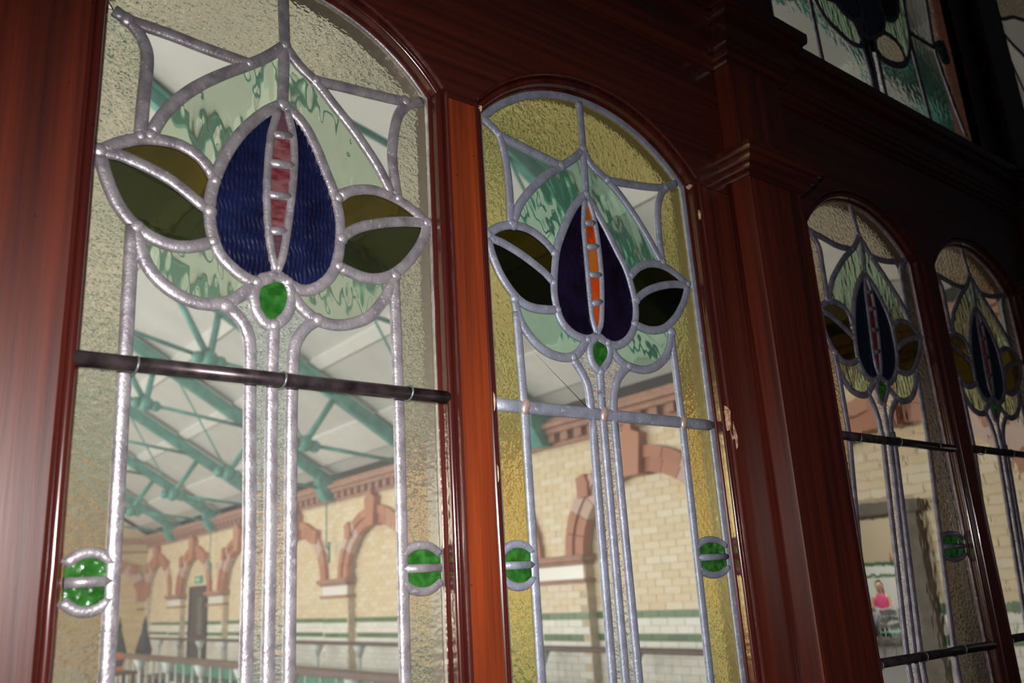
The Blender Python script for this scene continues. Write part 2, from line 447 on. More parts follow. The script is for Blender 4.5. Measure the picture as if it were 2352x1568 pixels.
TR_A = {
  'tlb': [(-160.7,320), (-149.3,314.4), (-139.6,305.7), (-132.2,291.5), (-130.5,277.5), (-131.1,255), (-131.7,232.8), (-131.9,204.8)],
  'tll': [(-149.3,314.4), (-115.3,314.1), (-79.2,311.5), (-39.1,310.3)],
  'tv': [(-6.4,405.1), (-5.5,379.2), (-3.8,343.9)],
  'dl': [(-3.8,343.9), (-19.5,326.6), (-39,309.6), (-62,291.7), (-81.8,274.2), (-97,257.6), (-111.4,237.2), (-119.9,219.2), (-123.9,208.3)],
  'cu': [(-3.8,343.9), (-4.5,310.9), (-5.1,277.4)],
  'dr': [(-4.1,343.8), (11.3,326.6), (30.4,313.1), (47.4,295.9), (67.1,276.7), (84.5,256.5), (99.6,236.7), (113.3,212.6)],
  'trl': [(29.2,315.2), (57.4,318.5), (93.2,321.5), (133.8,325.6)],
  'trb': [(155.1,332.6), (137.9,324.2), (125.1,307.9), (118.4,282), (115.7,255.2), (117.7,230.1), (121.1,208.2)],
  'rlu': [(53.2,191.6), (61.6,199.7), (78.9,207.7), (99.1,210.3), (122.4,206), (140.8,197.8), (155.4,188.5)],
  'rlv': [(154,188.2), (127,183.4), (103.5,176.9), (80.8,168.2), (66.1,159.1), (57,150.1)],
  'rll': [(155.4,187.2), (150.6,169.8), (139.2,150.2), (123,131.3), (104.8,118.5), (85,113.8), (68.2,116.5), (53.6,120.7)],
  'br': [(-5.4,277.4), (7.2,270.5), (18.9,259.4), (30.7,238.6), (40.1,217.1), (48.4,197.6), (54.3,175.3), (55.4,154.4), (53.7,133.2), (49.4,116.5), (40.2,102.5), (26.8,92.4), (13.6,90.2), (0.6,96.2), (-8,100.5)],
  'bl': [(-5.1,277.4), (-18.4,267.1), (-33.2,250.5), (-47.5,229.9), (-59.1,206.2), (-66.4,184.2), (-70.6,163.6), (-70.8,144.3), (-67.9,128), (-61.9,112.5), (-51.7,101.9), (-39.5,93.7), (-27.3,90), (-17.1,94.6), (-8.8,100.3)],
  'sl': [(-9.5,270), (-14.1,251.7), (-17.6,229.5), (-18.9,203.6), (-19.2,176.3), (-17.9,154.2), (-15.7,132.6), (-12.3,115.9), (-8.5,103.6)],
  'sr': [(-0.5,271.6), (5.4,248.1), (7.3,224.8), (6.7,201.1), (4.7,177.5), (2.2,154.2), (-0.8,131.3), (-3.8,115.3), (-8.5,103.6)],
  'r1': [(-15,242), (5.5,245.2)],
  'r2': [(-17.7,211.3), (7,214.1)],
  'r3': [(-18.8,178.2), (5.1,181.1)],
  'r4': [(-17,142.2), (1.2,145.1)],
  'llu': [(-163,182.2), (-149,193.4), (-133.6,201.8), (-117.3,205.9), (-98.5,206), (-82.8,199.5), (-72.5,189.2), (-67.2,179.7)],
  'llv': [(-162.1,181.4), (-150.1,182.7), (-134.1,179.9), (-119.4,175.6), (-104.4,170), (-90.8,161.8), (-79,154.1), (-71,149.6)],
  'lll': [(-162.3,179.3), (-158.5,166.1), (-151.3,147.8), (-141.7,132.1), (-130.7,121.6), (-116.1,113.7), (-101.5,110.7), (-86.7,112.2), (-67.1,120.9)],
  'cl': [(-130.3,121), (-127.7,107.3), (-120.1,89), (-108.8,76.4), (-93.9,67.1), (-77.2,62.8), (-60.2,64.5), (-46.8,70.7), (-31.2,84.7), (-26.9,90.1)],
  'cr': [(2.7,95.2), (9.4,80.8), (20.3,69.7), (33.5,63), (51.5,61.2), (70.1,66.1), (86.8,75.2), (101.8,93.5), (110.9,109), (115.8,122.1)],
  'g': [(-11.3,49.9), (-20.6,54.8), (-26.7,63.6), (-29.2,74.6), (-28,86.3), (-20.8,95), (-11.1,98.8), (-0.5,97.5), (5.8,89.9), (6.6,79.3), (3.5,67.1), (-2.6,56.7)],
  'stl': [(-53.3,63.9), (-43.9,57.1), (-35.6,47.4), (-32,36.9), (-30.7,20.8), (-30.4,-0.6), (-29.8,-32.1), (-27.6,-128.2)],
  'str': [(32.1,63.3), (21.7,55.4), (13.1,42.8), (8.9,28.2), (8.4,11.5), (7.8,-15.9), (7.8,-55.9), (8.3,-128.5)],
  'stc': [(-9.8,52.4), (-10.6,23.1), (-10.6,-17.4), (-10.2,-69.7), (-9.7,-128.3)],
  'vl': [(-133.5,122), (-132.2,-0), (-130.2,-233.6)],
  'vr': [(114.9,121.8), (116.7,0), (116.9,-260.2)],
}
TR_B = {
  'tlb': [(-168.3,339.9), (-154.5,332.6), (-142.2,323.3), (-135.6,302.1), (-132.5,277.2), (-131.4,249.2), (-132.4,213)],
  'tll': [(-142.2,323.3), (-106.3,317.7), (-72.4,312.5), (-47.9,308.7)],
  'tv': [(-7,410.2), (-6.8,376.5), (-7.4,343.1)],
  'dl': [(-7.4,343.1), (-20.3,328.6), (-48.1,307.2), (-74.8,286.6), (-97.2,264.9), (-115.7,241.8), (-125.3,222.8), (-129.3,212.3)],
  'cu': [(-7.4,343.1), (-8,310.3), (-9.6,279.3)],
  'dr': [(-7.4,343.1), (5.6,323.3), (31.1,309.7), (52.8,293.2), (74.2,271.5), (91.7,250.3), (105.6,231.3), (117.6,213.3)],
  'trl': [(31.1,309.7), (63.6,313.3), (106,319.3), (141.9,326.8)],
  'trb': [(165.5,339.5), (144.3,328), (127.8,306.7), (120.5,279), (118.5,246.5), (118.9,213.6)],
  'rlu': [(56,183.6), (71.8,197), (93.6,206.6), (118.9,208.3), (143.5,200.9), (163.7,190.3)],
  'rlv': [(163.4,188.7), (132.2,184.9), (101.3,175.6), (79.3,165.2), (60.6,151.8)],
  'rll': [(163.1,187.1), (152.7,165), (133.5,140.6), (109.5,122.2), (88.1,115.7), (72,115.5), (54.1,119.4)],
  'br': [(-9.6,279.3), (2.5,264.1), (18.7,240.6), (34.6,213.9), (48.9,189.8), (56.9,161.5), (58.7,138.3), (52.2,114.2), (38.3,96.7), (18.2,87.1), (0.1,89), (-13.7,94.1)],
  'bl': [(-9.6,279.3), (-29.5,259.5), (-48.8,228.7), (-64.2,196.9), (-71.5,167.5), (-74.8,139.5), (-71.8,118.4), (-64.9,103.3), (-49,92.1), (-28.5,88.8), (-13.7,94.1)],
  'sl': [(-12.6,272.5), (-18.3,238.4), (-18.9,206), (-18.9,174.4), (-18.8,143.3), (-17.7,115.5), (-12.7,96.9)],
  'sr': [(-6.9,273.9), (0.3,251.5), (3.7,216.5), (4.3,184.4), (2.7,155.3), (-0.5,129.3), (-4.7,109.1), (-12.7,96.9)],
  'r1': [(-17.1,238.7), (1.9,242.9)],
  'r2': [(-17.8,206.9), (4.7,212.3)],
  'r3': [(-17.3,171.8), (3.1,174.1)],
  'r4': [(-17.6,134.5), (0.8,139.3)],
  'llu': [(-166.6,192), (-150.4,204.1), (-131,211.1), (-108.3,211.4), (-89,204.4), (-76.3,195.8), (-69.4,188.8)],
  'llv': [(-166.2,188.9), (-148.5,186.5), (-127,180.1), (-105.1,170.8), (-86.2,160.7), (-74.7,151)],
  'lll': [(-166.3,187.3), (-160.6,166.8), (-149.8,145.2), (-134.2,127), (-119.2,117.7), (-100.1,115.4), (-71.8,118.4)],
  'cl': [(-133.9,121.9), (-129.3,100.6), (-118.7,85.3), (-104,71.8), (-85.3,63.8), (-62.3,62.6), (-44.5,69.9), (-28.6,88)],
  'cr': [(3.6,88), (19.8,70.7), (37.5,63), (60.2,61.3), (80.6,66.3), (100.6,78.5), (113.7,96.1), (121.3,117.8)],
  'g': [(-12.4,50.8), (-22.2,58.4), (-26.4,70.8), (-24.1,84.5), (-15.7,92.4), (-6.6,93.6), (3.6,88), (6.5,76), (0.2,60.3)],
  'stl': [(-53.7,63.6), (-43.2,50.2), (-34.6,35.3), (-32.1,17.3), (-31.8,-0.8), (-31,-23.8), (-33.9,-287)],
  'str': [(35.6,62.8), (18.8,48.7), (9.3,31.5), (5,12.5), (3.7,-3.5), (3.6,-32.1), (4.5,-291.1)],
  'stc': [(-12.4,50.8), (-13.2,24.2), (-14.2,-4.7), (-15.2,-289)],
  'vl': [(-132.4,106.9), (-129.7,-3.1), (-130.5,-276.7)],
  'vr': [(120.6,117.5), (122.2,-0.3), (119.7,-303.7)],
}
TR_C = {
  'tlb': [(-150.1,341.5), (-134.3,328.7), (-121.8,311), (-121.9,278.8), (-122.1,247.1), (-124.9,221.8)],
  'tll': [(-138.8,335.8), (-105,332.1), (-66.3,326.4), (-21.7,328.5)],
  'tv': [(-0.3,419.6), (2.1,390.9), (8.7,360.4)],
  'dl': [(8.7,360.4), (-12.7,334.5), (-48.5,309.2), (-79.4,281.4), (-102.3,255.8), (-119,222.7)],
  'cu': [(8.7,360.4), (11.3,326.5), (5.5,292.8)],
  'dr': [(8.7,360.4), (34.8,331.1), (65.4,302.3), (92.1,275.3), (114.5,250.1), (126.5,221.7)],
  'trl': [(38.6,327.6), (73.7,327.1), (111.6,332), (152.5,341.6)],
  'trb': [(158.8,344.1), (138.3,324.5), (131,296.5), (129,261.1), (126.5,221.7)],
  'rlu': [(64.6,203.1), (86.9,216), (113.9,219.1), (137.8,211.8), (157.9,196.5)],
  'rlv': [(156.2,196.3), (124.8,191), (95,180.7), (68.8,167.2)],
  'rll': [(155.4,194.2), (139.2,165.1), (116.7,140.2), (96.3,127), (74.5,123.4), (53.4,127.4)],
  'br': [(5.5,292.8), (25.7,272.5), (46.3,245), (60.7,213.7), (63.5,178.1), (59.4,144.8), (45.5,119), (25.1,102.4), (7.7,100.7), (-7.9,108.3)],
  'bl': [(5.5,292.8), (-21.6,267.1), (-43.6,233.5), (-57.1,196.7), (-63.2,161.8), (-64.5,135.8), (-57.1,116.1), (-42.9,103.5), (-25.5,100.1), (-7.9,108.3)],
  'sl': [(3.6,286.9), (-3.6,256.4), (-7.1,222.9), (-10.5,190), (-14.2,152.2), (-13.3,123.4), (-7.4,109.7)],
  'sr': [(7.2,287.5), (15.1,262.3), (16,231.9), (13.8,201.5), (10.6,171.3), (5.4,143.9), (0.6,122.3), (-7.4,109.7)],
  'r1': [(-4.1,254.9), (16.3,258.3)],
  'r2': [(-6.6,224.4), (15.5,229.1)],
  'r3': [(-10,188.7), (12,190.4)],
  'r4': [(-14.1,149.6), (7.6,153.5)],
  'llu': [(-148.2,206.5), (-128.7,216), (-101.1,221.7), (-76.4,215), (-64.9,200.9), (-62.8,185.4)],
  'llv': [(-148.4,201.4), (-121.7,195.1), (-94.6,183.6), (-65.9,168)],
  'lll': [(-148.2,198.9), (-147.5,171.1), (-138.8,149.6), (-122.8,131.5), (-103.9,122.4), (-86.2,123.1), (-65.2,130.6)],
  'cl': [(-128.3,134.6), (-127.3,116), (-116.4,94.9), (-99.5,79.2), (-75.2,72.6), (-51.3,77.3), (-25.5,100.1)],
  'cr': [(7.4,99.9), (29.7,80.5), (51.7,73.2), (79,79.5), (100.9,97.5), (119,132.2)],
  'g': [(-11.2,61.6), (-22.1,70.9), (-24.6,86), (-17.8,100.8), (-6.8,107.1), (4.1,104.3), (10.8,95.8), (5.9,78.5)],
  'stl': [(-51.3,77.3), (-39.6,56.8), (-33.1,34.7), (-32.8,12.3), (-32.9,-19.7), (-49.7,-320.1)],
  'str': [(35.8,77.1), (13.9,55.9), (1.8,34.6), (-1.4,14.1), (2.5,-18.2), (-10.4,-320.4)],
  'stc': [(-11.2,61.6), (-11.8,36.2), (-12.4,13.5), (-11.8,-18.8), (-28.4,-322)],
  'vl': [(-126.9,138.1), (-126.7,5.6), (-150,-317.5)],
  'vr': [(118.9,132.7), (113.3,5.5), (89.5,-322.6)],
}
TR_E = {
  'l1': [(-340,781.6), (-346.1,751.1), (-358.5,720.9)],
  'l2': [(-219,833.4), (-216,763.8), (-207.7,715.5), (-198.8,644.6)],
  'cupl': [(-194.5,843.9), (-178.9,820.6), (-160.9,805.6), (-133.3,796.6), (-105.3,787.6), (-75,784.1), (-42.3,792.7)],
  'cupi': [(-165.4,856.4), (-117.8,863.9), (-94.5,850.5), (-60.4,845), (-51.1,829.2), (-40.9,797.1)],
  'blk': [(-133.8,875.1), (-117.8,863.9), (-94.5,850.5), (-60.4,845), (-36.8,855.9), (-18,876.8), (-24.6,922.1)],
  'ctr': [(-24.6,922.1), (-18,876.8), (-36.3,850.8), (-23.7,819.2), (10.6,835.2), (54,862.8), (73.8,908.9), (59.3,958.3)],
  'gj': [(-43.3,848), (-23.5,859.2), (-12.3,844.6), (-19.9,820.7), (-35.8,819.7), (-44.2,832)],
  'stl': [(-42.3,792.7), (-33.5,756.3), (-29.3,712.3), (-26.6,683.2)],
  'stc': [(-18.6,803), (-14.4,758.1), (-15,712.2), (-14.6,682.2)],
  'str': [(9.6,832.1), (11.1,772.5), (12.6,714), (16.2,687.3)],
  'oval': [(12.5,828), (34.5,849.8), (68,865.6), (102.6,862.7), (123.9,846.2), (130.7,824.2), (102.7,805.3), (61.5,794.8), (26.7,793.9), (11.8,806.7)],
  'cupr': [(188.1,1013.7), (178.2,948.7), (173.2,895.6), (152.3,845.9), (122.5,810.3), (77.8,791.5), (37.3,787.3), (10.3,795.7), (7.1,818)],
  'leafr': [(59.3,958.3), (73.8,908.9), (111.5,914.6), (142.9,945.7), (160.2,1001.7)],
  'arm': [(176.9,909.8), (227.8,911.1), (283.5,913.6)],
  'r1': [(174.2,893.2), (180.7,798.4), (189.4,709.2), (192.8,657.1)],
  'r2': [(303,1063.2), (285.5,918.7), (300.9,854.7), (322.7,782.2), (350.3,711.9)],
  'edge': [(343.5,1080.7), (334.6,958.2), (348.4,895.1), (358.1,816.7), (362.4,715.5)],
  'ej': [(296.5,927.3), (337.5,945.9), (345.1,899.8), (314.5,888.6)],
}
TR_F = {
  'a': [(-329.3,1158.3), (-269.3,1181), (-197,1217.4), (-122.3,1237), (0.6,1262.1)],
  'b': [(-325.4,1132.5), (-262.7,1112.4), (-193.2,1098.7), (-98.4,1078.7)],
  'c': [(-317.5,1094.7), (-293.7,1036.1), (-258.4,971.6)],
  'e': [(-319.3,1172.7), (-195.4,1248.7), (-94.7,1290.8)],
}

# ------------------------------------------------------------------ the wooden screen
SPRING, RISE = 0.336, 0.080          # glass line of the arched heads, relative to the bars
ZBOT = -0.75
MW = 0.0165                          # width of the glazing moulding
F0 = 0.021                           # stile faces stand this far in front of the glass
OPEN = {'A': (-0.160, 0.166), 'B': (0.234, 0.586), 'C': (0.865, 1.197), 'D': (1.2665, 1.5985)}

def arch_pts(l, r, grow=0.0, n=20):
    """left spring -> right spring; grow widens the arch"""
    c = (l + r) / 2; h = (r - l) / 2
    R = (h * h + RISE * RISE) / (2 * RISE)
    zc = SPRING + RISE - R
    Rg = R + grow
    x0 = h + grow
    a0 = math.asin(min(1, x0 / Rg))
    return [(c + Rg * math.sin(-a0 + 2 * a0 * i / n), zc + Rg * math.cos(-a0 + 2 * a0 * i / n)) for i in range(n + 1)]

def shift(pts, dz=ZB):
    return [(x, z + dz) for x, z in pts]

screen = empty('wall_screen', (0, 0, 0))
tag(screen, 'dark red varnished wooden screen with arched stained glass lights', kind='structure')

def head_board(name, x0, x1, wins, y0, y1, grow, ztop):
    """board above the lights: bottom edge follows the arches"""
    bm = bmesh.new()
    poly = [(x0, SPRING)]
    for w in wins:
        l, r = OPEN[w]
        a = arch_pts(l, r, grow)
        poly += [(a[0][0], SPRING)] + a + [(a[-1][0], SPRING)]
    poly += [(x1, SPRING), (x1, ztop), (x0, ztop)]
    clean = []
    for p in poly:
        if not clean or math.dist(p, clean[-1]) > 1e-5: clean.append(p)
    prism_xz(bm, shift(clean), y0, y1)
    return link(name, bm_mesh(name, bm), MT['wood_back' if name == 'backing_board' else 'wood_h'], screen)

CORN0, CORN1 = 0.538, 0.630
head_board('head_board', -0.9, 0.728, 'AB', -F0, 0.0, MW - 0.001, CORN1 + 0.02)
head_board('head_board', 0.728, 1.76, 'CD', -F0, 0.0, MW - 0.001, CORN1 + 0.02)
head_board('backing_board', -0.9, 0.728, 'AB', 0.0045, 0.022, 0.0, CORN1 + 0.02)
head_board('backing_board', 0.728, 1.76, 'CD', 0.0045, 0.022, 0.0, CORN1 + 0.02)
def upright(name, x0, x1, y0=-F0, y1=0.0, z0=ZBOT - 0.02, z1=SPRING, m='wood_v', bev=0.0008):
    return box(name, x0, x1, y0, y1, z0 + ZB, z1 + ZB - 0.0006, MT[m], screen, bev)
g = MW - 0.001
for nm, x0, x1 in (('stile', -0.9, OPEN['A'][0] - g), ('mullion', OPEN['A'][1] + g, OPEN['B'][0] - g),
                   ('stile', OPEN['B'][1] + g, OPEN['C'][0] - g), ('mullion', OPEN['C'][1] + g, OPEN['D'][0] - g),
                   ('stile', OPEN['D'][1] + g, 1.76)):
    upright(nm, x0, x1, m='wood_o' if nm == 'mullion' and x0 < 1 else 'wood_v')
for x0, x1 in ((-0.9, OPEN['A'][0]), (OPEN['A'][1], OPEN['B'][0]), (OPEN['B'][1], OPEN['C'][0]), (OPEN['C'][1], OPEN['D'][0]), (OPEN['D'][1], 1.76)):
    upright('backing_upright', x0, x1, 0.0045, 0.022, m='wood_back', bev=0)
# beyond the frame of the photograph the screen simply goes on
box('plain_panel', 1.76, 2.9, -F0, 0.03, 0.0, ZB + CORN1, MT['wood_v'], screen)
box('bottom_panel', -0.9, 1.76, -F0, 0.03, 0.0, ZB + ZBOT, MT['wood_h'], screen)

# glazing mouldings: bead and fillet, one length per side of each light
PROF = [(0.0, 0.0), (0.0, -0.0050), (0.0012, -0.0068), (0.0030, -0.0070), (0.0032, -0.0100)]
for i in range(9):
    a = math.radians(200 - i * 25)
    PROF.append((0.0076 + 0.0042 * math.cos(a), -0.0132 - 0.0042 * math.sin(a)))
PROF += [(0.0120, -0.0150), (0.0122, -0.0200), (0.0132, -0.0222), (0.0150, -0.0228), (0.0162, -0.0218), (0.0165, -0.0200), (0.0165, 0.0)]
for w in 'ABCD':
    l, r = OPEN[w]
    for nm, path in (('jamb_moulding', [(l, ZBOT), (l, SPRING + 0.004)]), ('jamb_moulding', [(r, SPRING + 0.004), (r, ZBOT)]),
                     ('arch_moulding', arch_pts(l, r, 0.0, 36))):
        bm = bmesh.new()
        pth = shift(path)
        if nm == 'jamb_moulding':           # many short lengths so that the relief can wander a little
            (xa, za), (xb, zb) = pth
            pth = [(xa + (xb - xa) * i / 40 + random.uniform(-1, 1) * 0.0002, za + (zb - za) * i / 40) for i in range(41)]
        sweep(bm, pth, PROF)
        me = bm_mesh(nm, bm, True)
        o = link(nm, me, MT['wood_m'], screen)
        md = o.modifiers.new('edges', 'EDGE_SPLIT'); md.split_angle = math.radians(32)

# splintered ends where a saddle bar has been pulled out of the right hand middle light
def chip(x, y, z, sx, sy, sz, n):
    bm = bmesh.new()
    bmesh.ops.create_icosphere(bm, subdivisions=2, radius=1)
    rnd = random.Random(n)
    for v in bm.verts:
        k = rnd.uniform(0.65, 1.2)
        v.co = Vector((v.co.x * sx * k, v.co.y * sy * k, v.co.z * sz * k))
    o = link('broken_wood', bm_mesh('broken_wood', bm), MT['raw_wood'], screen)
    o.location = (x, y, z + ZB)
    tag(o, 'pale splintered bare wood')
chip(0.598, -0.016, 0.008, 0.0065, 0.0075, 0.018, 1)
chip(0.6025, -0.019, -0.018, 0.005, 0.0050, 0.022, 2)
chip(0.592, -0.006, -0.004, 0.004, 0.0040, 0.006, 5)
chip(0.2225, -0.0195, -0.001, 0.0024, 0.0035, 0.012, 3)
chip(0.590, -0.010, SPRING - 0.002, 0.005, 0.005, 0.004, 4)
chip(0.5945, -0.017, SPRING - 0.045, 0.003, 0.004, 0.008, 7)
chip(0.2215, -0.0205, -0.075, 0.0018, 0.002, 0.010, 8)
chip(0.2285, -0.014, SPRING + 0.002, 0.004, 0.005, 0.005, 9)

# pilasters with capitals, cornice that breaks forward around them
def loft(name, x0, x1, F, prof, mat, back=-0.02):
    """prof: (z, e) - rectangle grown by e on front and sides at height z"""
    bm = bmesh.new(); rings = []
    for z, e in prof:
        rings.append([bm.verts.new(c) for c in ((x0 - e, back, z + ZB), (x0 - e, -F - e, z + ZB), (x1 + e, -F - e, z + ZB), (x1 + e, back, z + ZB))])
    for A, B in zip(rings, rings[1:]):
        for j in range(4):
            k = (j + 1) % 4
            bm.faces.new((A[j], A[k], B[k], B[j]))
    bm.faces.new(rings[0]); bm.faces.new(list(reversed(rings[-1])))
    return link(name, bm_mesh(name, bm), mat, screen)

def arc(z0, e0, z1, e1, bulge, n=5):
    """quarter-like curve between two profile points; bulge > 0 = convex"""
    out = []
    for i in range(1, n + 1):
        t = i / n
        if bulge > 0: a, b = math.sin(t * math.pi / 2), 1 - math.cos(t * math.pi / 2)
        else: a, b = 1 - math.cos(t * math.pi / 2), math.sin(t * math.pi / 2)
        out.append((z0 + (z1 - z0) * b, e0 + (e1 - e0) * a))
    return out
CAPP = [(0.352, 0.0), (0.352, 0.0030), (0.3545, 0.0045), (0.357, 0.0045), (0.358, 0.0075)] + arc(0.358, 0.0075, 0.366, 0.0120, 1) + \
       [(0.366, 0.0150)] + arc(0.366, 0.0150, 0.377, 0.0200, 1) + [(0.377, 0.0230)] + arc(0.377, 0.0230, 0.386, 0.0270, 1) + [(0.391, 0.0270), (0.393, 0.0250), (0.394, -0.005)]
CORP = [(CORN0, 0.0), (CORN0, 0.0035), (0.541, 0.0055), (0.5445, 0.0055), (0.5455, 0.0085)] + arc(0.5455, 0.0085, 0.556, 0.0130, 1) + \
       [(0.556, 0.0155)] + arc(0.556, 0.0155, 0.564, 0.0210, -1) + [(0.596, 0.0225), (0.596, 0.0265)] + arc(0.596, 0.0265, 0.610, 0.0350, 1) + \
       [(0.610, 0.0385)] + arc(0.610, 0.0385, 0.622, 0.0410, 1) + [(0.628, 0.0410), (CORN1, 0.0390), (CORN1, 0.0)]
PIL = (0.666, 0.790)
for off in (0.0, 1.031):
    p0, p1 = PIL[0] + off, PIL[1] + off
    box('pilaster', p0, p1, -0.056, -0.0205, 0.0, ZB + 0.356, MT['wood_v'], screen, 0.0015)
    for xq in (p0, p1):
        dq = -0.0022 if xq == p0 else 0.0022
        tube('quirk_bead', (xq + dq, -F0 - 0.0018, 0.0), (xq + dq, -F0 - 0.0018, ZB + 0.352), 0.0034, MT['wood_m'], screen, n=12)
    loft('capital', p0, p1, 0.056, CAPP, MT['wood_h'])
    box('upper_pilaster', p0, p1, -0.050, -0.0205, ZB + 0.390, ZB + CORN0 + 0.02, MT['wood_v'], screen, 0.0015)
    loft('cornice_block', p0, p1, 0.046, CORP, MT['wood_h'])
    box('attic_pilaster', p0 + 0.004, p1 - 0.004, -0.046, -0.0205, ZB + CORN1 - 0.002, ZB + 1.5, MT['wood_v'], screen, 0.0015)
def cornice(x0, x1):
    bm = bmesh.new()
    prism = [(-F0 - e, z + ZB) for z, e in CORP] + [(-0.015, CORN1 + ZB), (-0.015, CORN0 + ZB)]
    prism_yz(bm, prism, x0, x1)
    return link('cornice', bm_mesh('cornice', bm), MT['wood_h'], screen)
cornice(-0.9, PIL[0] + 0.002); cornice(PIL[1] - 0.002, PIL[0] + 1.033); cornice(PIL[1] + 1.029, 2.9)
# upper tier frame around the large lights above the cornice
def up_box(name, x0, x1, z0, z1, y0=-F0, y1=0.03, m='wood_v'):
    return box(name, x0, x1, y0, y1, z0 + ZB, z1 + ZB, MT[m], screen, 0.001)
up_box('attic_stile', -0.9, 0.852, CORN1 + 0.02, 1.6)
up_box('attic_stile', 1.604, 1.905, CORN1 + 0.02, 1.6)
up_box('attic_stile', 2.70, 2.9, CORN1 + 0.02, 1.6)
for x0, x1 in ((0.852, 1.604), (1.905, 2.70)):
    up_box('attic_rail', x0, x1, CORN1 + 0.005, 0.662, -0.018, 0.03, 'wood_h')
    up_box('attic_rail', x0, x1, 1.46, 1.6, m='wood_h')
for x, s in ((0.852, 1), (1.604, -1), (1.905, 1), (2.70, -1)):
    bm = bmesh.new()
    pth = [(x, 1.46 + ZB), (x, 0.66 + ZB)]
    sweep(bm, pth if s > 0 else pth[::-1], [(d * s * (1 if s > 0 else -1) - 0.0165, y) for d, y in PROF])
    link('attic_moulding', bm_mesh('attic_moulding', bm, True), MT['wood_m'], screen).modifiers.new('edges', 'EDGE_SPLIT').split_angle = math.radians(32)

# ------------------------------------------------------------------ leaded panels
def mm(d):
    return {k: [(x / 1000.0, z / 1000.0) for x, z in v] for k, v in d.items()}

def nearest(poly, P):
    return min(range(len(poly)), key=lambda i: (poly[i][0] - P[0]) ** 2 + (poly[i][1] - P[1]) ** 2)
def pre(poly, P): return poly[:nearest(poly, P) + 1]
def suf(poly, P): return poly[nearest(poly, P):]
def seg(poly, P, Q):
    i, j = nearest(poly, P), nearest(poly, Q)
    return poly[i:j + 1] if i <= j else poly[j:i + 1][::-1]
def rev(p): return list(reversed(p))
def x_at(poly, z):
    for a, b in zip(poly, poly[1:]):
        if (a[1] - z) * (b[1] - z) <= 0 and a[1] != b[1]:
            return a[0] + (b[0] - a[0]) * (z - a[1]) / (b[1] - a[1])
    return poly[-1][0] if abs(poly[-1][1] - z) < abs(poly[0][1] - z) else poly[0][0]
def above(poly, z):
    return [p for p in poly if p[1] > z + 0.0005] + [(x_at(poly, z), z)]

def came_mesh(path, w, h, closed=False):
    bm = bmesh.new()
    prof = []
    for i in range(12):
        a = 2 * math.pi * i / 12
        c, s = math.cos(a), math.sin(a)
        prof.append((w / 2 * math.copysign(abs(c) ** 0.8, c), h * math.copysign(abs(s) ** 0.75, s)))
    sweep(bm, path, prof, True, closed)
    return bm_mesh('lead_came', bm, True)

def slab_mesh(poly, t=0.0015, name='glass_pane'):
    clean = []
    for p in poly:
        if not clean or math.dist(p, clean[-1]) > 4e-4: clean.append(p)
    if math.dist(clean[0], clean[-1]) < 4e-4: clean.pop()
    bm = bmesh.new()
    prism_xz(bm, clean, -t, t)
    return bm_mesh(name, bm, False, False)

from mathutils.geometry import delaunay_2d_cdt
from mathutils import noise as mnoise
def ripple_mesh(poly, t=0.0016, amp=0.00050, period=0.0042, step=0.0011):
    """pane with a really modelled rippled front, like pressed water glass"""
    clean = []
    for p in poly:
        if not clean or math.dist(p, clean[-1]) > 9e-4: clean.append(p)
    if math.dist(clean[0], clean[-1]) < 9e-4: clean.pop()
    if sum(p[0] * q[1] - q[0] * p[1] for p, q in zip(clean, clean[1:] + clean[:1])) < 0: clean.reverse()
    n = len(clean)
    xs = [p[0] for p in clean]; zs = [p[1] for p in clean]
    def inside(x, z):
        c = False
        for (xa, za), (xb, zb) in zip(clean, clean[1:] + clean[:1]):
            if (za > z) != (zb > z) and x < (xb - xa) * (z - za) / (zb - za) + xa: c = not c
        return c
    pts = [Vector(p) for p in clean]
    z = min(zs) + step; k = 0
    while z < max(zs):
        x = min(xs) + (0.5 * step if k % 2 else 0)
        while x < max(xs):
            if inside(x, z): pts.append(Vector((x, z)))
            x += step
        z += step * 1.4; k += 1
    v, e, f, _, _, _ = delaunay_2d_cdt(pts, [(i, (i + 1) % n) for i in range(n)], [], 1, 1e-6)
    bm = bmesh.new()
    def h(x, z):
        w = mnoise.noise(Vector((x * 55, 0, z * 95))) * 4.2 + mnoise.noise(Vector((x * 140, 3, z * 230))) * 1.5
        return amp * (math.sin(2 * math.pi * x / period + w) + 0.35 * mnoise.noise(Vector((x * 300, 7, z * 240))))
    V = [bm.verts.new((p.x, -t + h(p.x, p.y), p.y)) for p in v]
    for tri in f:
        a = [V[i] for i in tri]
        ar = (v[tri[1]].x - v[tri[0]].x) * (v[tri[2]].y - v[tri[0]].y) - (v[tri[2]].x - v[tri[0]].x) * (v[tri[1]].y - v[tri[0]].y)
        if ar < 0: a.reverse()
        try: bm.faces.new(a)
        except ValueError: pass
    back = [bm.verts.new((p[0], t, p[1])) for p in clean]
    bm.faces.new(list(reversed(back)))
    for i in range(n):
        j = (i + 1) % n
        try: bm.faces.new((V[i], back[i], back[j], V[j]))
        except ValueError: pass
    return bm_mesh('glass_pane', bm, True, False)

_bm = bmesh.new(); bmesh.ops.create_uvsphere(_bm, u_segments=10, v_segments=6, radius=1)
for _v in _bm.verts: _v.co = Vector((_v.co.x * 0.0074, _v.co.y * 0.0050, _v.co.z * 0.0074))
SOLDER = {}
_base = bm_mesh('solder_joint', _bm, True)
def solder_mesh(mat):
    if mat.name not in SOLDER:
        m = _base.copy(); m.materials.append(mat); SOLDER[mat.name] = m
    return SOLDER[mat.name]

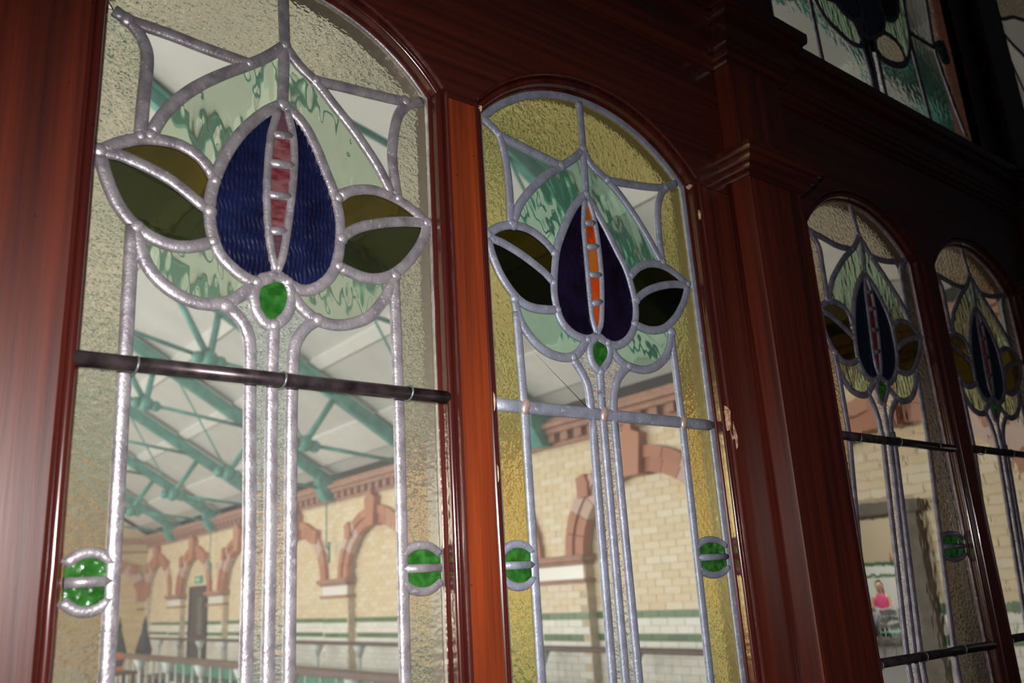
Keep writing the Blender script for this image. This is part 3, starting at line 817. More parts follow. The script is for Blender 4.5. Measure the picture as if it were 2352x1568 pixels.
def torus_mesh(R, r, name):
    bm = bmesh.new(); n, m = 14, 6; rings = []
    for i in range(n):
        a = 2 * math.pi * i / n
        rings.append([bm.verts.new((r * math.sin(2 * math.pi * j / m) * 1.3, (R + r * math.cos(2 * math.pi * j / m)) * math.cos(a), (R + r * math.cos(2 * math.pi * j / m)) * math.sin(a))) for j in range(m)])
    for i in range(n):
        A, B = rings[i], rings[(i + 1) % n]
        for j in range(m):
            bm.faces.new((A[j], A[(j + 1) % m], B[(j + 1) % m], B[j]))
    return bm_mesh(name, bm, True)
WIRE = torus_mesh(0.0075, 0.0009, 'tie_wire'); WIRE.materials.append(MT['wire'])

BAR2 = -0.317
def panel(key, TR, cx, label, st, rods, skew=0.0, du=0.0):
    l, r = OPEN[key]
    root = empty('stained_glass_panel', (cx, 0, ZB))
    tag(root, label, 'stained glass', 'arched stained glass panels of the screen')
    P = {}
    for k, v in mm(TR).items():
        P[k] = [(x - (z * skew if z < 0 else 0.0) + du, z) for x, z in v]
    T = {k: smooth_line(v) for k, v in P.items()}
    L, R = l - cx - 0.0045, r - cx + 0.0045
    lm = MT[st['lead']]
    # stems and side cames run on down to the sill
    for k in ('vl', 'vr', 'stl', 'str', 'stc'):
        q = T[k]
        T[k] = [p for p in q if p[1] > BAR2 - 0.02] + [(x_at(q, BAR2 - 0.03), BAR2 - 0.03), (x_at(q, BAR2 - 0.03), ZBOT + 0.01)]
    arch = [(x - cx, z) for x, z in arch_pts(l, r, 0.004, 28)]
    top = T['tv'][0]
    ia = nearest(arch, top)
    tip = T['cu'][-1]
    tlb, tll, tv, dl, cu, dr, trl, trb = (T[k] for k in ('tlb', 'tll', 'tv', 'dl', 'cu', 'dr', 'trl', 'trb'))
    rlu, rlv, rll, br, bl, sl, sr = (T[k] for k in ('rlu', 'rlv', 'rll', 'br', 'bl', 'sl', 'sr'))
    llu, llv, lll, cl, cr, gj = (T[k] for k in ('llu', 'llv', 'lll', 'cl', 'cr', 'g'))
    stl, str_, stc, vl, vr = (T[k] for k in ('stl', 'str', 'stc', 'vl', 'vr'))
    G = []
    bor, clr, pale = st['border'], st['clear'], st['pale']
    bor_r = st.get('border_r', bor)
    G.append((bor, [tlb[0], (L, SPRING)] + arch[:ia + 1] + tv + pre(dl, tll[-1]) + rev(tll) + rev(pre(tlb, tll[0]))))
    G.append((bor, rev(tv) + arch[ia:] + [(R, SPRING), trb[0]] + pre(trb, trl[-1]) + rev(trl) + rev(pre(dr, trl[0]))))
    G.append((bor, tlb + rev(pre(llu, tlb[-1])) + [(L, llu[0][1]), (L, tlb[0][1])]))
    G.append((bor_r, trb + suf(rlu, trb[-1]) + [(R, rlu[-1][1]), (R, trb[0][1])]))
    G.append((clr, tll + suf(dl, tll[-1]) + rev(suf(tlb, tll[0]))))
    G.append((clr, trl + suf(trb, trl[-1]) + rev(suf(dr, trl[0]))))
    G.append((pale, dl + suf(llu, dl[-1]) + rev(pre(bl, llu[-1])) + rev(cu)))
    G.append((pale, dr + rev(pre(rlu, dr[-1])) + rev(pre(br, rlu[0])) + rev(cu)))
    G.append((st['leaf_u'], llu + seg(bl, llu[-1], llv[-1]) + rev(llv)))
    G.append((st['leaf'], llv + seg(bl, llv[-1], lll[-1]) + rev(lll)))
    G.append((st['leaf_u'], rlu + rlv + rev(seg(br, rlu[0], rlv[-1]))))
    G.append((st['leaf'], rll + rev(seg(br, rlv[-1], rll[-1])) + rev(rlv)))
    G.append((st['petal'], bl + rev(sl)))
    G.append((st['petal'], br + rev(sr)))
    G.append((pale, suf(lll, cl[0]) + seg(bl, lll[-1], cl[-1]) + rev(cl)))
    G.append((pale, cr + suf(rll, cr[-1]) + seg(br, rll[-1], cr[0])))
    G.append((st['jewel'], gj))
    rungs = [P['r1'], P['r2'], P['r3'], P['r4']]
    ca, cb = sl[0], sr[0]
    for i in range(5):
        na, nb = (rungs[i][0], rungs[i][1]) if i < 4 else (sl[-1], sr[-1])
        G.append((st['spine'][i], seg(sl, ca, na) + rev(seg(sr, cb, nb))))
        ca, cb = na, nb
    i1 = nearest(gj, cl[-1]); i2 = nearest(gj, cr[0])
    G.append(('stem', above(stl, 0) + rev(above(stc, 0)) + gj[:i1 + 1] + rev(suf(cl, stl[0]))))
    G.append(('stem', above(str_, 0) + rev(above(stc, 0)) + rev(gj[i2:]) + pre(cr, str_[0])))
    G.append((clr, above(vl, 0) + rev(above(stl, 0)) + rev(pre(cl, stl[0]))))
    G.append((clr, above(vr, 0) + rev(above(str_, 0)) + suf(cr, str_[0])))
    G.append((bor, [(L, llu[0][1])] + pre(lll, vl[0]) + above(vl, 0) + [(L, 0)]))
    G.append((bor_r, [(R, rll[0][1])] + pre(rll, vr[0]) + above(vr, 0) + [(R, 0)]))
    zj = st.get('zj', -0.163)
    cames = []
    for (za, zb) in ((0.0, BAR2), (BAR2, ZBOT)):
        def col(a, b, ma):
            G.append((ma, [(a(za), za), (b(za), za), (b(zb), zb), (a(zb), zb)]))
        fx = {k: (lambda z, q=T[k]: x_at(q, z)) for k in ('vl', 'vr', 'stl', 'str', 'stc')}
        col(fx['vl'], fx['stl'], clr); col(fx['stl'], fx['stc'], 'stem'); col(fx['stc'], fx['str'], 'stem'); col(fx['str'], fx['vr'], clr)
        for edge, f, s, bo in ((L, fx['vl'], 1, bor), (R, fx['vr'], -1, bor_r)):
            if za == 0.0:
                xe, xv = edge + s * 0.007, f(zj)
                xm = (xe + xv) / 2
                def lens(sg):
                    return smooth_line([(xe, zj + sg * 0.0125), ((xe + xm) / 2, zj + sg * 0.0190), (xm, zj + sg * 0.0208), ((xv + xm) / 2, zj + sg * 0.0190), (xv, zj + sg * 0.0125)], 0.004)
                up_, dn = lens(1), lens(-1)
                G.append((bo, [(edge, 0), (f(0), 0)] + rev(up_) + [(edge, zj + 0.0125)]))
                G.append((st['jewel_s'], up_ + [(xv, zj), (xe, zj)]))
                G.append((st['jewel_s'], dn + [(xv, zj), (xe, zj)]))
                G.append((bo, [(edge, zj - 0.0125)] + dn + [(f(BAR2), BAR2), (edge, BAR2)]))
                cames += [(up_, 0.0088), (dn, 0.0088), ([(xe, zj), (xm, zj), (xv, zj)], 0.0088)]
            else:
                G.append((bo, [(edge, za), (f(za), za), (f(zb), zb), (edge, zb)]))
    for mname, poly in G:
        nm = 'glass_jewel' if mname in (st['jewel'], st['jewel_s']) else 'glass_pane'
        if mname == 'blue_a':
            link(nm, ripple_mesh(poly), GL[mname], root); continue
        link(nm, slab_mesh(poly, 0.0026 if nm == 'glass_jewel' else 0.0015, nm), GL[mname], root)
    W = st['w']
    for k in ('tlb', 'tll', 'tv', 'dl', 'cu', 'dr', 'trl', 'trb', 'rlu', 'rlv', 'rll', 'br', 'bl', 'llu', 'llv', 'lll', 'cl', 'cr', 'stl', 'str', 'stc', 'vl', 'vr'):
        cames.append((T[k], W))
    for k in ('sl', 'sr'):
        cames.append((T[k], W * 0.72))
    for rg in rungs:
        cames.append((smooth_line([rg[0], rg[1]]), W * 0.75))
    edge = [(L + 0.003, ZBOT)] + [(L + 0.003, ZBOT + (SPRING - ZBOT) * i / 6) for i in range(1, 6)] + [(x - (0.003 if x > 0 else -0.003), z - 0.003) for x, z in arch] + \
           [(R - 0.003, SPRING - (SPRING - ZBOT) * i / 6) for i in range(1, 6)] + [(R - 0.003, ZBOT)]
    cames.append((edge, st.get('edge', 0.008)))
    for path, w in cames:
        link('lead_came', came_mesh(path, w, 0.0042), lm, root)
    link('jewel_came', came_mesh(gj[:-1], W * 0.95, 0.0044, True), lm, root)
    # solder at the joints
    sm = solder_mesh(lm)
    for p in (tll[0], tll[-1], tlb[-1], dl[-1], cu[0], cu[-1], trl[0], trl[-1], trb[-1], llu[0], llu[-1], llv[-1], lll[-1], rlu[0], rlu[-1], rlv[-1], rll[-1],
              cl[0], cl[-1], cr[0], cr[-1], stl[0], str_[0], stc[0]):
        o = link('solder_joint', sm, None, root)
        o.location = (p[0], -0.0008, p[1])
        k = random.uniform(0.8, 1.1) * (W / 0.0118)
        o.scale = (k, 1, k); o.rotation_euler = (0, random.uniform(0, 3), 0)
    # saddle bars, or flat lead where they are gone
    for zb in (0.0, BAR2):
        xs = [x_at(T[k], zb) for k in ('vl', 'stc', 'vr')]
        if rods:
            tl = st.get('tilt', 0.0)
            bar = tube('saddle_bar', (L - 0.002, -0.0115, zb + tl), (R + 0.002, -0.0115, zb - tl), 0.0066, MT['bar'], root, n=16)
            for x in xs:
                o = link('tie_wire', WIRE, None, bar)
                o.location = (x + 0.005, -0.0108, zb)
                o.rotation_euler = (0, 0.12, 0.15)
        else:
            link('lead_cross_came', came_mesh([(L + (R - L) * i / 10, zb) for i in range(11)], 0.0145, 0.0046), lm, root)
            for x in xs:
                o = link('tie_stub', sm, None, root)
                o.location = (x, -0.0035, zb); o.scale = (0.8, 0.8, 1.3); o.rotation_euler = (0, 0.3, 0)
                o.material_slots[0].link = 'OBJECT'; o.material_slots[0].material = MT['copper']
    return root

ST_A = dict(lead='lead_old', border='border_a', clear='clear', pale='pale_a', petal='blue_a', leaf='leaf_a', leaf_u='leaf_au', jewel='green', jewel_s='green',
            spine=('mauve_a', 'red_a', 'red_a', 'red_a', 'mauve_a'), w=0.0118, tilt=0.001, edge=0.004)
ST_B = dict(lead='lead_new', border='border_b', clear='clear', pale='pale_b', petal='blue_b', leaf='leaf_b', leaf_u='leaf_bu', jewel='green', jewel_s='green',
            spine=('orange_b', 'red_b', 'orange_b', 'red_b', 'red_b'), w=0.0112, edge=0.018, zj=-0.164)
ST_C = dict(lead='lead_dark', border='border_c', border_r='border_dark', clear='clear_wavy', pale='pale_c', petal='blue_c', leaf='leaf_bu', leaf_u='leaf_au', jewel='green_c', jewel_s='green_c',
            spine=('red_c',) * 5, w=0.0112, tilt=0.002, edge=0.004)
panel('A', TR_A, 0.006, 'largest arched panel, cobalt blue bud, grey border glass, nearest the camera', ST_A, True)
panel('B', TR_B, 0.407, 'arched panel with amber border, black-violet bud and bright grey leads, no round bars', ST_B, False)
panel('C', TR_C, 1.031, 'dim arched panel just right of the pilaster, seated person in pink behind it', ST_C, True, skew=-0.072)
panel('D', TR_C, 1.4325, 'rightmost lower arched panel, cut by the right edge of the picture', ST_C, True, skew=-0.072)

# large light above the cornice
E_ = {k: smooth_line(v, 0.012) for k, v in mm(TR_E).items()}
def upper_panel():
    cx = 1.230
    root = empty('upper_stained_glass_panel', (cx, 0, ZB))
    tag(root, 'wide dim upper panel above the cornice with a hanging dark bud', 'stained glass')
    zt, zb = 1.47, 0.655
    l, r = 0.852 - cx, 1.604 - cx
    def x2(k, z): return x_at(E_[k], z)
    cols = [l, None, None, None, None, r]
    gm = 'grey_hi'
    # background quarries
    def q(name, pts): link('glass_pane', slab_mesh(pts), GL[name], root)
    l1x, l2x = -0.346, -0.212
    q(gm, [(l, zb), (l1x, zb), (l1x, zt), (l, zt)])
    q(gm, [(l1x, zb), (l2x + 0.01, zb), (l2x - 0.012, zt), (l1x, zt)])
    q(gm, [(l2x + 0.01, zb), (-0.0145, zb)] + rev(E_['stc']) + rev(E_['cupl']) + [(-0.24, 1.0), (-0.24, zt), (l2x - 0.012, zt)])
    q(gm, [(-0.0145, zb), (0.193, zb)] + rev(E_['r1']) + suf(E_['cupr'], E_['r1'][0]) + E_['str'])
    r2 = E_['r2']
    q(gm, [(0.193, zb)] + rev(E_['r1']) + E_['arm'] + suf(r2, E_['arm'][-1]) + [(0.355, zb)])
    q(gm, [E_['arm'][0]] + E_['arm'][1:] + rev(pre(r2, E_['arm'][-1])) + [(0.303, zt), (0.196, zt), E_['cupr'][0]] + pre(E_['cupr'], E_['arm'][0])[1:])
    q('border_c', r2 + [(0.355, zb), (r, zb), (r, zt), (0.303, zt)])
    q('leaf_b', [(-0.050, 0.800), (-0.036, 0.822), (-0.0237, 0.8192), (0.0106, 0.8352), (0.012, 0.800), (-0.0186, 0.790), (-0.0423, 0.785)])
    q('stem', E_['stl'] + rev(E_['stc'])); q('stem', E_['stc'] + rev(E_['str']))
    # the bud and its cups
    q('pale_c', E_['cupl'] + rev(E_['cupi']))
    q('blue_c', E_['blk']); q('blue_c', E_['ctr'])
    link('glass_jewel', slab_mesh(E_['gj'], 0.0026, 'glass_jewel'), GL['green_c'], root)
    link('glass_jewel', slab_mesh(E_['ej'], 0.0026, 'glass_jewel'), GL['green_c'], root)
    q('border_c', E_['oval']); q('leaf_b', E_['leafr'])
    q('pale_c', [E_['cupr'][0]] + pre(E_['cupr'], (0.1225, 0.8103)) + rev(seg(E_['oval'], (0.034, 0.85), (0.1307, 0.8242))) + rev(suf(E_['ctr'], (0.054, 0.8628)))[::-1][:0] + [(0.0738, 0.9089), (0.1115, 0.9146), (0.1429, 0.9457), (0.1602, 1.0017)])
    # upper half, out of the picture: the bud simply tapers on up
    q('blue_c', [(-0.16, 0.86), (-0.0246, 0.922), (0.0593, 0.958), (0.19, 1.013), (0.16, 1.15), (0.02, 1.33), (-0.12, 1.15)])
    q('grey_hi', [(-0.24, 1.0), (-0.165, 0.86), (-0.12, 1.15), (0.02, 1.33), (0.02, zt), (-0.24, zt)])
    q('grey_hi', [(0.196, zt), (0.19, 1.013), (0.16, 1.15), (0.02, 1.33), (0.02, zt)])
    lm = MT['lead_dark']
    for k in ('cupl', 'cupi', 'stl', 'stc', 'str', 'cupr', 'arm', 'r1', 'r2', 'leafr'):
        link('lead_came', came_mesh(E_[k], 0.011, 0.0042), lm, root)
    for k in ('blk', 'ctr', 'oval', 'gj', 'ej'):
        link('lead_came', came_mesh(E_[k], 0.010, 0.0042, True), lm, root)
    for pth in ([(l1x, zb), (l1x, 1.0), (l1x, zt)], [(l2x + 0.01, zb), (l2x, 0.9), (l2x - 0.012, zt)], [(0.303, 1.063), (0.303, 1.3), (0.303, zt)],
                [(0.19, 1.013), (0.16, 1.15), (0.02, 1.33)], [(-0.16, 0.86), (-0.12, 1.15), (0.02, 1.33)], [(0.02, 1.33), (0.02, 1.4), (0.02, zt)]):
        link('lead_came', came_mesh(pth, 0.011, 0.0042), lm, root)
upper_panel()
F_ = {k: smooth_line(v, 0.02) for k, v in mm(TR_F).items()}
def upper_panel_far():
    cx = 2.260
    root = empty('upper_stained_glass_panel', (cx, 0, ZB))
    tag(root, 'sliver of the second upper panel at the top right corner', 'stained glass')
    l, r, zb, zt = 1.905 - cx, 2.70 - cx, 0.655, 1.47
    a, b, c = F_['a'], F_['b'], F_['c']
    def q(name, pts): link('glass_pane', slab_mesh(pts), GL[name], root)
    q('border_c', [(l, a[0][1])] + a + [(r, a[-1][1]), (r, zt), (l, zt)])
    q('grey_hi', [(l, b[0][1])] + b + [(r, b[-1][1]), (r, a[-1][1])] + rev(a) + [(l, a[0][1])])
    q('clear_wavy', [(l, c[0][1])] + c + [(-0.20, zb), (r, zb), (r, b[-1][1])] + rev(b) + [(l, b[0][1])])
    q('grey_hi', [(l, c[0][1])] + c + [(-0.20, zb), (l, zb)])
    for p in (a, b, c + [(-0.20, zb)]):
        link('lead_came', came_mesh(p, 0.011, 0.0042), MT['lead_dark'], root)
upper_panel_far()

# ------------------------------------------------------------------ the hall behind the screen
HX = HALL_W
BAY = 2.8
BAYS = [22.35 - BAY * k for k in range(9)]            # arch centres along the right wall
ARI, ARO, ASP, AZ = 0.95, 1.18, 1.95, 0.80           # inner/outer half width, spring height, rise
box('floor', -HX - 0.3, 22.5, -4.0, HALL_L + 0.4, -0.12, 0.0, MT['floor'])
tag(bpy.data.objects['floor'], kind='structure')

wr = empty('wall_right', (HX, 0, 0)); tag(wr, 'yellow glazed brick side wall with red terracotta arches', kind='structure')
DOOR_Y = (2.86, 3.80)                                 # opening towards the annex
DOOR_Z = 2.03
def wbox(name, x0, x1, y0, y1, z0, z1, mat, bev=0):
    return box(name, x0, x1, y0, y1, z0, z1, MT[mat], wr, bev)
wbox('recess_wall', 0.12, 0.5, 0.03, DOOR_Y[0], 0, 3.5, 'mortar')
wbox('recess_wall', 0.12, 0.5, DOOR_Y[1], HALL_L, 0, 3.5, 'mortar')
wbox('recess_wall', 0.12, 0.5, DOOR_Y[0], DOOR_Y[1], DOOR_Z, 3.5, 'mortar')

def arc_yz(c, a, b, n=18, z0=ASP):
    return [(c + a * math.cos(math.pi * i / n), z0 + b * math.sin(math.pi * i / n)) for i in range(n + 1)]
# piers and spandrels in the face plane
edges = []
for c in BAYS:
    edges.append((c - ARI, c + ARI))
edges.sort()
y = 0.03
for (e0, e1) in edges + [(HALL_L, HALL_L)]:
    e0 = max(e0, 0.03)
    if e0 > y + 0.02:
        wbox('pier', 0.0, 0.125, y, e0, 0, ASP, 'mortar')
    y = max(e1, y)
for c in BAYS:
    bm = bmesh.new()
    pts = arc_yz(c, ARI, AZ)
    y0, y1 = max(c - BAY / 2, 0.03), min(c + BAY / 2, HALL_L)
    for (ya, za), (yb, zb) in zip(pts, pts[1:]):
        yb_, ya_ = max(yb, y0), max(ya, y0)
        if ya_ - yb_ < 1e-4: continue
        prism_yz(bm, [(ya_, za), (ya_, 3.5), (yb_, 3.5), (yb_, zb)], 0.0, 0.125)
    if c + ARI < y1: prism_yz(bm, [(c + ARI, ASP), (y1, ASP), (y1, 3.5), (c + ARI, 3.5)], 0.0, 0.125)
    if c - ARI > y0: prism_yz(bm, [(y0, ASP), (c - ARI, ASP), (c - ARI, 3.5), (y0, 3.5)], 0.0, 0.125)
    link('spandrel', bm_mesh('spandrel', bm), MT['mortar'], wr)

# glazed bricks, laid in courses; the nearest are single pieces, the rest one joined layer
BL_, BH, BT = 0.218, 0.068, 0.006
CW = 0.075
def colour_of(z):
    if 1.29 < z < 1.36 or 1.06 < z < 1.13: return 'green_tile'
    if z < 1.30: return 'white_tile'
    return 'brick'
lay = {'brick': [], 'white_tile': [], 'green_tile': []}
def visible(Y, z):
    return Y < 9.5
for row in range(44):
    z0 = 0.0 + row * CW; zc = z0 + CW / 2
    if z0 + CW > 3.2: break
    yy = 0.06 - (row % 2) * 0.113
    while yy < HALL_L - 0.05:
        ya, yb = max(yy, 0.05), min(yy + 0.218, HALL_L - 0.01)
        yy += 0.226
        if yb - ya < 0.05: continue
        c = min(BAYS, key=lambda b: abs(b - (ya + yb) / 2))
        d = (ya + yb) / 2 - c
        inside = abs(d) < ARI if zc < ASP else (d / ARI) ** 2 + ((zc - ASP) / AZ) ** 2 < 1.0
        if zc >= ASP and not inside and (d / (ARO - 0.06)) ** 2 + ((zc - ASP) / (AZ + 0.2)) ** 2 < 1.0:
            continue                                          # hidden behind the voussoirs
        if inside and zc < ASP:
            ya, yb = max(ya, c - ARI + 0.002), min(yb, c + ARI - 0.002)
        elif zc < ASP:
            if d > 0: ya = max(ya, c + ARI + 0.002)
            else: yb = min(yb, c - ARI - 0.002)
        if yb - ya < 0.03: continue
        if inside and zc < DOOR_Z + 0.13 and yb > DOOR_Y[0] - 0.02 and ya < DOOR_Y[1] + 0.02:
            if zc < DOOR_Z and ya < DOOR_Y[0] - 0.16: yb = DOOR_Y[0] - 0.15
            else: continue
        if yb - ya < 0.03: continue
        lay[colour_of(zc)].append((ya, yb, z0, 0.12 if inside else 0.0))
_shared = {}
for kind, items in lay.items():
    seen = sorted(items, key=lambda t: (abs(t[0] - 2.6) + (0 if t[2] > 0.85 else 20) + (0 if t[0] > 1.2 else 20)))
    single, rest = seen[:280], seen[280:]
    pname = {'brick': 'brick', 'white_tile': 'white_tile', 'green_tile': 'green_tile'}[kind]
    for ya, yb, z0, x in single:
        key = (kind, round(yb - ya, 3))
        if key not in _shared:
            bm = bmesh.new(); w = (yb - ya) / 2
            add_box(bm, -BT, 0.002, -w, w, 0, BH)
            _shared[key] = bm_mesh(pname, bm); _shared[key].materials.append(MT[kind])
        o = link(pname, _shared[key], None, wr)
        o.location = (x, (ya + yb) / 2, z0)
    bm = bmesh.new()
    for ya, yb, z0, x in rest:
        vs = [bm.verts.new(p) for p in ((x - BT, ya, z0), (x - BT, yb, z0), (x - BT, yb, z0 + BH), (x - BT, ya, z0 + BH), (x + .002, ya, z0), (x + .002, yb, z0), (x + .002, yb, z0 + BH), (x + .002, ya, z0 + BH))]
        for f in ((0, 1, 2, 3), (0, 4, 5, 1), (1, 5, 6, 2), (2, 6, 7, 3), (3, 7, 4, 0)):
            bm.faces.new([vs[i] for i in f])
    o = link(pname + '_courses', bm_mesh(pname, bm), MT[kind], wr)
    o['kind'] = 'stuff'

# voussoirs, keystones, capitals
VN = 13
def voussoir_mesh(i, a0, a1, b0, b1, thick):
    bm = bmesh.new()
    t0, t1 = math.pi * (i + 0.02) / VN, math.pi * (i + 0.98) / VN
    pts = []
    for k in range(4):
        t = t0 + (t1 - t0) * k / 3; pts.append((a0 * math.cos(t), b0 * math.sin(t)))
    for k in range(4):
        t = t1 + (t0 - t1) * k / 3; pts.append((a1 * math.cos(t), b1 * math.sin(t)))
    prism_yz(bm, pts, -thick, 0.05)
    return bm_mesh('voussoir', bm)
VM = {}
for i in range(VN):
    for ring, (a0, a1, b0, b1, th) in enumerate(((ARI - 0.03, ARI + 0.11, AZ - 0.03, AZ + 0.11, 0.045), (ARI + 0.113, ARO, AZ + 0.113, AZ + 0.24, 0.075))):
        m = voussoir_mesh(i, a0, a1, b0, b1, th)
        pale = i in (2, 3, 9, 10)
        m.materials.append(MT['terra_pale' if pale else 'terra']); VM[(i, ring)] = m
bm = bmesh.new(); prism_yz(bm, [(-0.10, AZ - 0.06), (0.10, AZ - 0.06), (0.15, AZ + 0.26), (0.16, AZ + 0.36), (0.06, AZ + 0.40), (0.05, AZ + 0.48), (-0.05, AZ + 0.48), (-0.06, AZ + 0.40), (-0.16, AZ + 0.36), (-0.15, AZ + 0.26)], -0.13, 0.05)
KEY = bm_mesh('keystone', bm); KEY.materials.append(MT['terra'])
bm = bmesh.new(); prism_yz(bm, [(-0.07, -0.11), (0.09, -0.12), (0.10, 0.10), (-0.02, 0.14), (-0.08, 0.04)], -0.11, 0.05)
SHO = bm_mesh('shoulder_stone', bm); SHO.materials.append(MT['terra'])
def arch_stones(parent, place):
    for i in range(VN):
        if i == 6: pass
        for ring in (0, 1):
            place('voussoir', VM[(i, ring)], 0, 0, 1)
    place('keystone', KEY, 0, 0, 1)
    for s in (-1, 1):
        t = math.radians(90 - s * 44)
        place('shoulder_stone', SHO, (ARO - 0.06) * math.cos(t), (AZ + 0.20) * math.sin(t), s)
for c in BAYS:
    def place(nm, me, dy, dz, s, c=c):
        o = link(nm, me, None, wr); o.location = (0, c + dy, ASP + dz)
        if s < 0: o.scale = (1, -1, 1)
    arch_stones(wr, place)
for c in BAYS:
    yp = c + BAY / 2
    if yp > HALL_L - 0.3: continue
    w = (BAY - 2 * ARI) / 2
    wbox('impost', -0.10, 0.13, yp - w - 0.07, yp + w + 0.07, 1.885, 1.955, 'cornice', 0.012)
    wbox('impost', -0.06, 0.13, yp - w - 0.035, yp + w + 0.035, 1.845, 1.886, 'cornice', 0.01)
    wbox('string_course', -0.05, 0.13, yp - w - 0.03, yp + w + 0.03, 1.655, 1.70, 'cornice', 0.008)
    wbox('pier_face', -0.016, 0.0, yp - w * 0.96, yp + w * 0.96, 1.70, 1.845, 'white_tile')

# cornice with dentils
for x, z0, z1 in ((-0.05, 3.185, 3.23), (-0.03, 3.23, 3.33), (-0.14, 3.33, 3.39), (-0.20, 3.39, 3.45), (-0.10, 3.45, 3.52)):
    wbox('cornice_band', x, 0.2, 0.03, HALL_L, z0, z1, 'cornice', 0.006)
bm = bmesh.new(); add_box(bm, -0.11, -0.02, -0.055, 0.055, 0.0, 0.088)
DEN = bm_mesh('dentil', bm); DEN.materials.append(MT['cornice'])
for k in range(100):
    o = link('dentil', DEN, None, wr); o.location = (0, 0.35 + k * 0.23, 3.238)

# dark double-leaf door in the far bay, sign above it
dr_ = empty('door_1', (HX + 0.10, BAYS[1] - 0.02, 0)); tag(dr_, 'tall dark door with a grey glazed panel in the far bay', kind='structure')
box('door_leaf', -0.03, 0.02, -0.50, 0.50, 0.0, 2.04, MT['door'], dr_, 0.006)
box('door_pane', -0.042, -0.028, -0.36, -0.05, 0.95, 1.85, MT['door_glass'], dr_)
box('door_frame', -0.05, 0.02, -0.57, -0.50, 0, 2.10, MT['door'], dr_); box('door_frame', -0.05, 0.02, 0.50, 0.57, 0, 2.10, MT['door'], dr_)
box('door_frame', -0.05, 0.02, -0.57, 0.57, 2.04, 2.10, MT['door'], dr_)
es = empty('exit_sign', (HX + 0.07, BAYS[1], 2.16)); tag(es, 'small green sign above the dark door', 'sign')
box('sign_plate', -0.02, 0.04, -0.20, 0.20, 0.0, 0.16, MT['exit'], es, 0.004)
box('sign_band', -0.022, -0.019, -0.13, 0.10, 0.06, 0.10, MT['white_p'], es)

# stone surround of the opening to the annex
ds = empty('door_2', (HX, 0, 0)); tag(ds, 'open doorway with grey-brown post and lintel', kind='structure')
box('post', 0.02, 0.16, DOOR_Y[0] - 0.145, DOOR_Y[0] + 0.005, 0, DOOR_Z, MT['stone'], ds, 0.006)
box('post', 0.02, 0.16, DOOR_Y[1] - 0.005, DOOR_Y[1] + 0.145, 0, DOOR_Z, MT['stone'], ds, 0.006)
box('lintel', 0.0, 0.17, DOOR_Y[0] - 0.20, DOOR_Y[1] + 0.20, DOOR_Z, DOOR_Z + 0.10, MT['stone'], ds, 0.008)

# end wall, left wall, wall around the screen
def brick_wall_mat():
    m, nt, out = new_mat('distant_yellow_brick')
    v = coords(nt, (1, 1, 1), (math.radians(90), 0, 0))
    b = N(nt, 'ShaderNodeTexBrick', Scale=1.0)
    b.inputs['Color1'].default_value = (0.66, 0.47, 0.22, 1); b.inputs['Color2'].default_value = (0.76, 0.58, 0.33, 1)
    b.inputs['Mortar'].default_value = (0.56, 0.46, 0.32, 1)
    b.inputs['Brick Width'].default_value = 0.226; b.inputs['Row Height'].default_value = 0.075; b.inputs['Mortar Size'].default_value = 0.008
    nt.links.new(v, b.inputs['Vector'])
    p = N(nt, 'ShaderNodeBsdfPrincipled', Roughness=0.4)
    nt.links.new(b.outputs['Color'], p.inputs['Base Color']); nt.links.new(p.outputs['BSDF'], out.inputs['Surface'])
    return m
MT['brick_far'] = brick_wall_mat()
we = empty('wall_end', (0, HALL_L, 0)); tag(we, 'far yellow brick end wall of the hall', kind='structure')
bm = bmesh.new(); prism_xz(bm, [(-HX, 0), (HX, 0), (HX, 3.5), (0, 7.35), (-HX, 3.5)], 0.0, 0.3)
link('gable', bm_mesh('gable', bm), MT['brick_far'], we)
box('cornice_band', -HX, HX, -0.12, 0, 3.30, 3.45, MT['cornice'], we); box('cornice_band', -HX, HX, -0.05, 0, 3.08, 3.13, MT['cornice'], we)
for c in (5.1, 2.3):
    def place(nm, me, dy, dz, s, c=c):
        o = link(nm, me, None, we); o.location = (c + dy, 0, ASP + dz); o.rotation_euler = (0, 0, math.pi / 2)
        if s < 0: o.scale = (1, -1, 1)
        if dy: o.location.x = c - dy
    arch_stones(we, place)
    box('impost', c + ARI - 0.03, min(HX, c + BAY - ARI + 0.03), -0.09, 0, 1.87, 1.955, MT['cornice'], we, 0.01)
    box('string_course', c + ARI - 0.01, min(HX, c + BAY - ARI + 0.01), -0.05, 0, 1.655, 1.70, MT['cornice'], we, 0.008)
wl = box('wall_left', -HX - 0.3, -HX, 0.0, HALL_L, 0.0, 3.5, MT['brick_far']); tag(wl, kind='structure')
for k in range(4):  # frames added around the hall fill lights; the wall behind is solid
    wn = empty('window_%d' % (k + 1), (-HX, 3.6 + k * 5.4, 2.2)); tag(wn, kind='structure')
    for y0, y1, z0, z1 in ((-1.9, -1.8, -1.05, 1.05), (1.8, 1.9, -1.05, 1.05), (-1.9, 1.9, -1.05, -0.96), (-1.9, 1.9, 0.96, 1.05), (-0.63, -0.57, -1.0, 1.0), (0.57, 0.63, -1.0, 1.0), (-1.85, 1.85, -0.03, 0.03)):
        box('window_bar', 0.0, 0.10, y0, y1, z0, z1, MT['purlin'], wn)
wf = empty('wall_front', (0, 0, 0)); tag(wf, 'plain wall on both sides of the screen', kind='structure')
box('side', -HX, -0.9, 0.0, 0.03, 0, 3.5, MT['plaster'], wf); box('side', 2.9, HX + 0.5, 0.0, 0.03, 0, 3.5, MT['plaster'], wf)
box('side', -0.9, 2.9, 0.0, 0.03, ZB + 1.6, 3.6, MT['plaster'], wf)
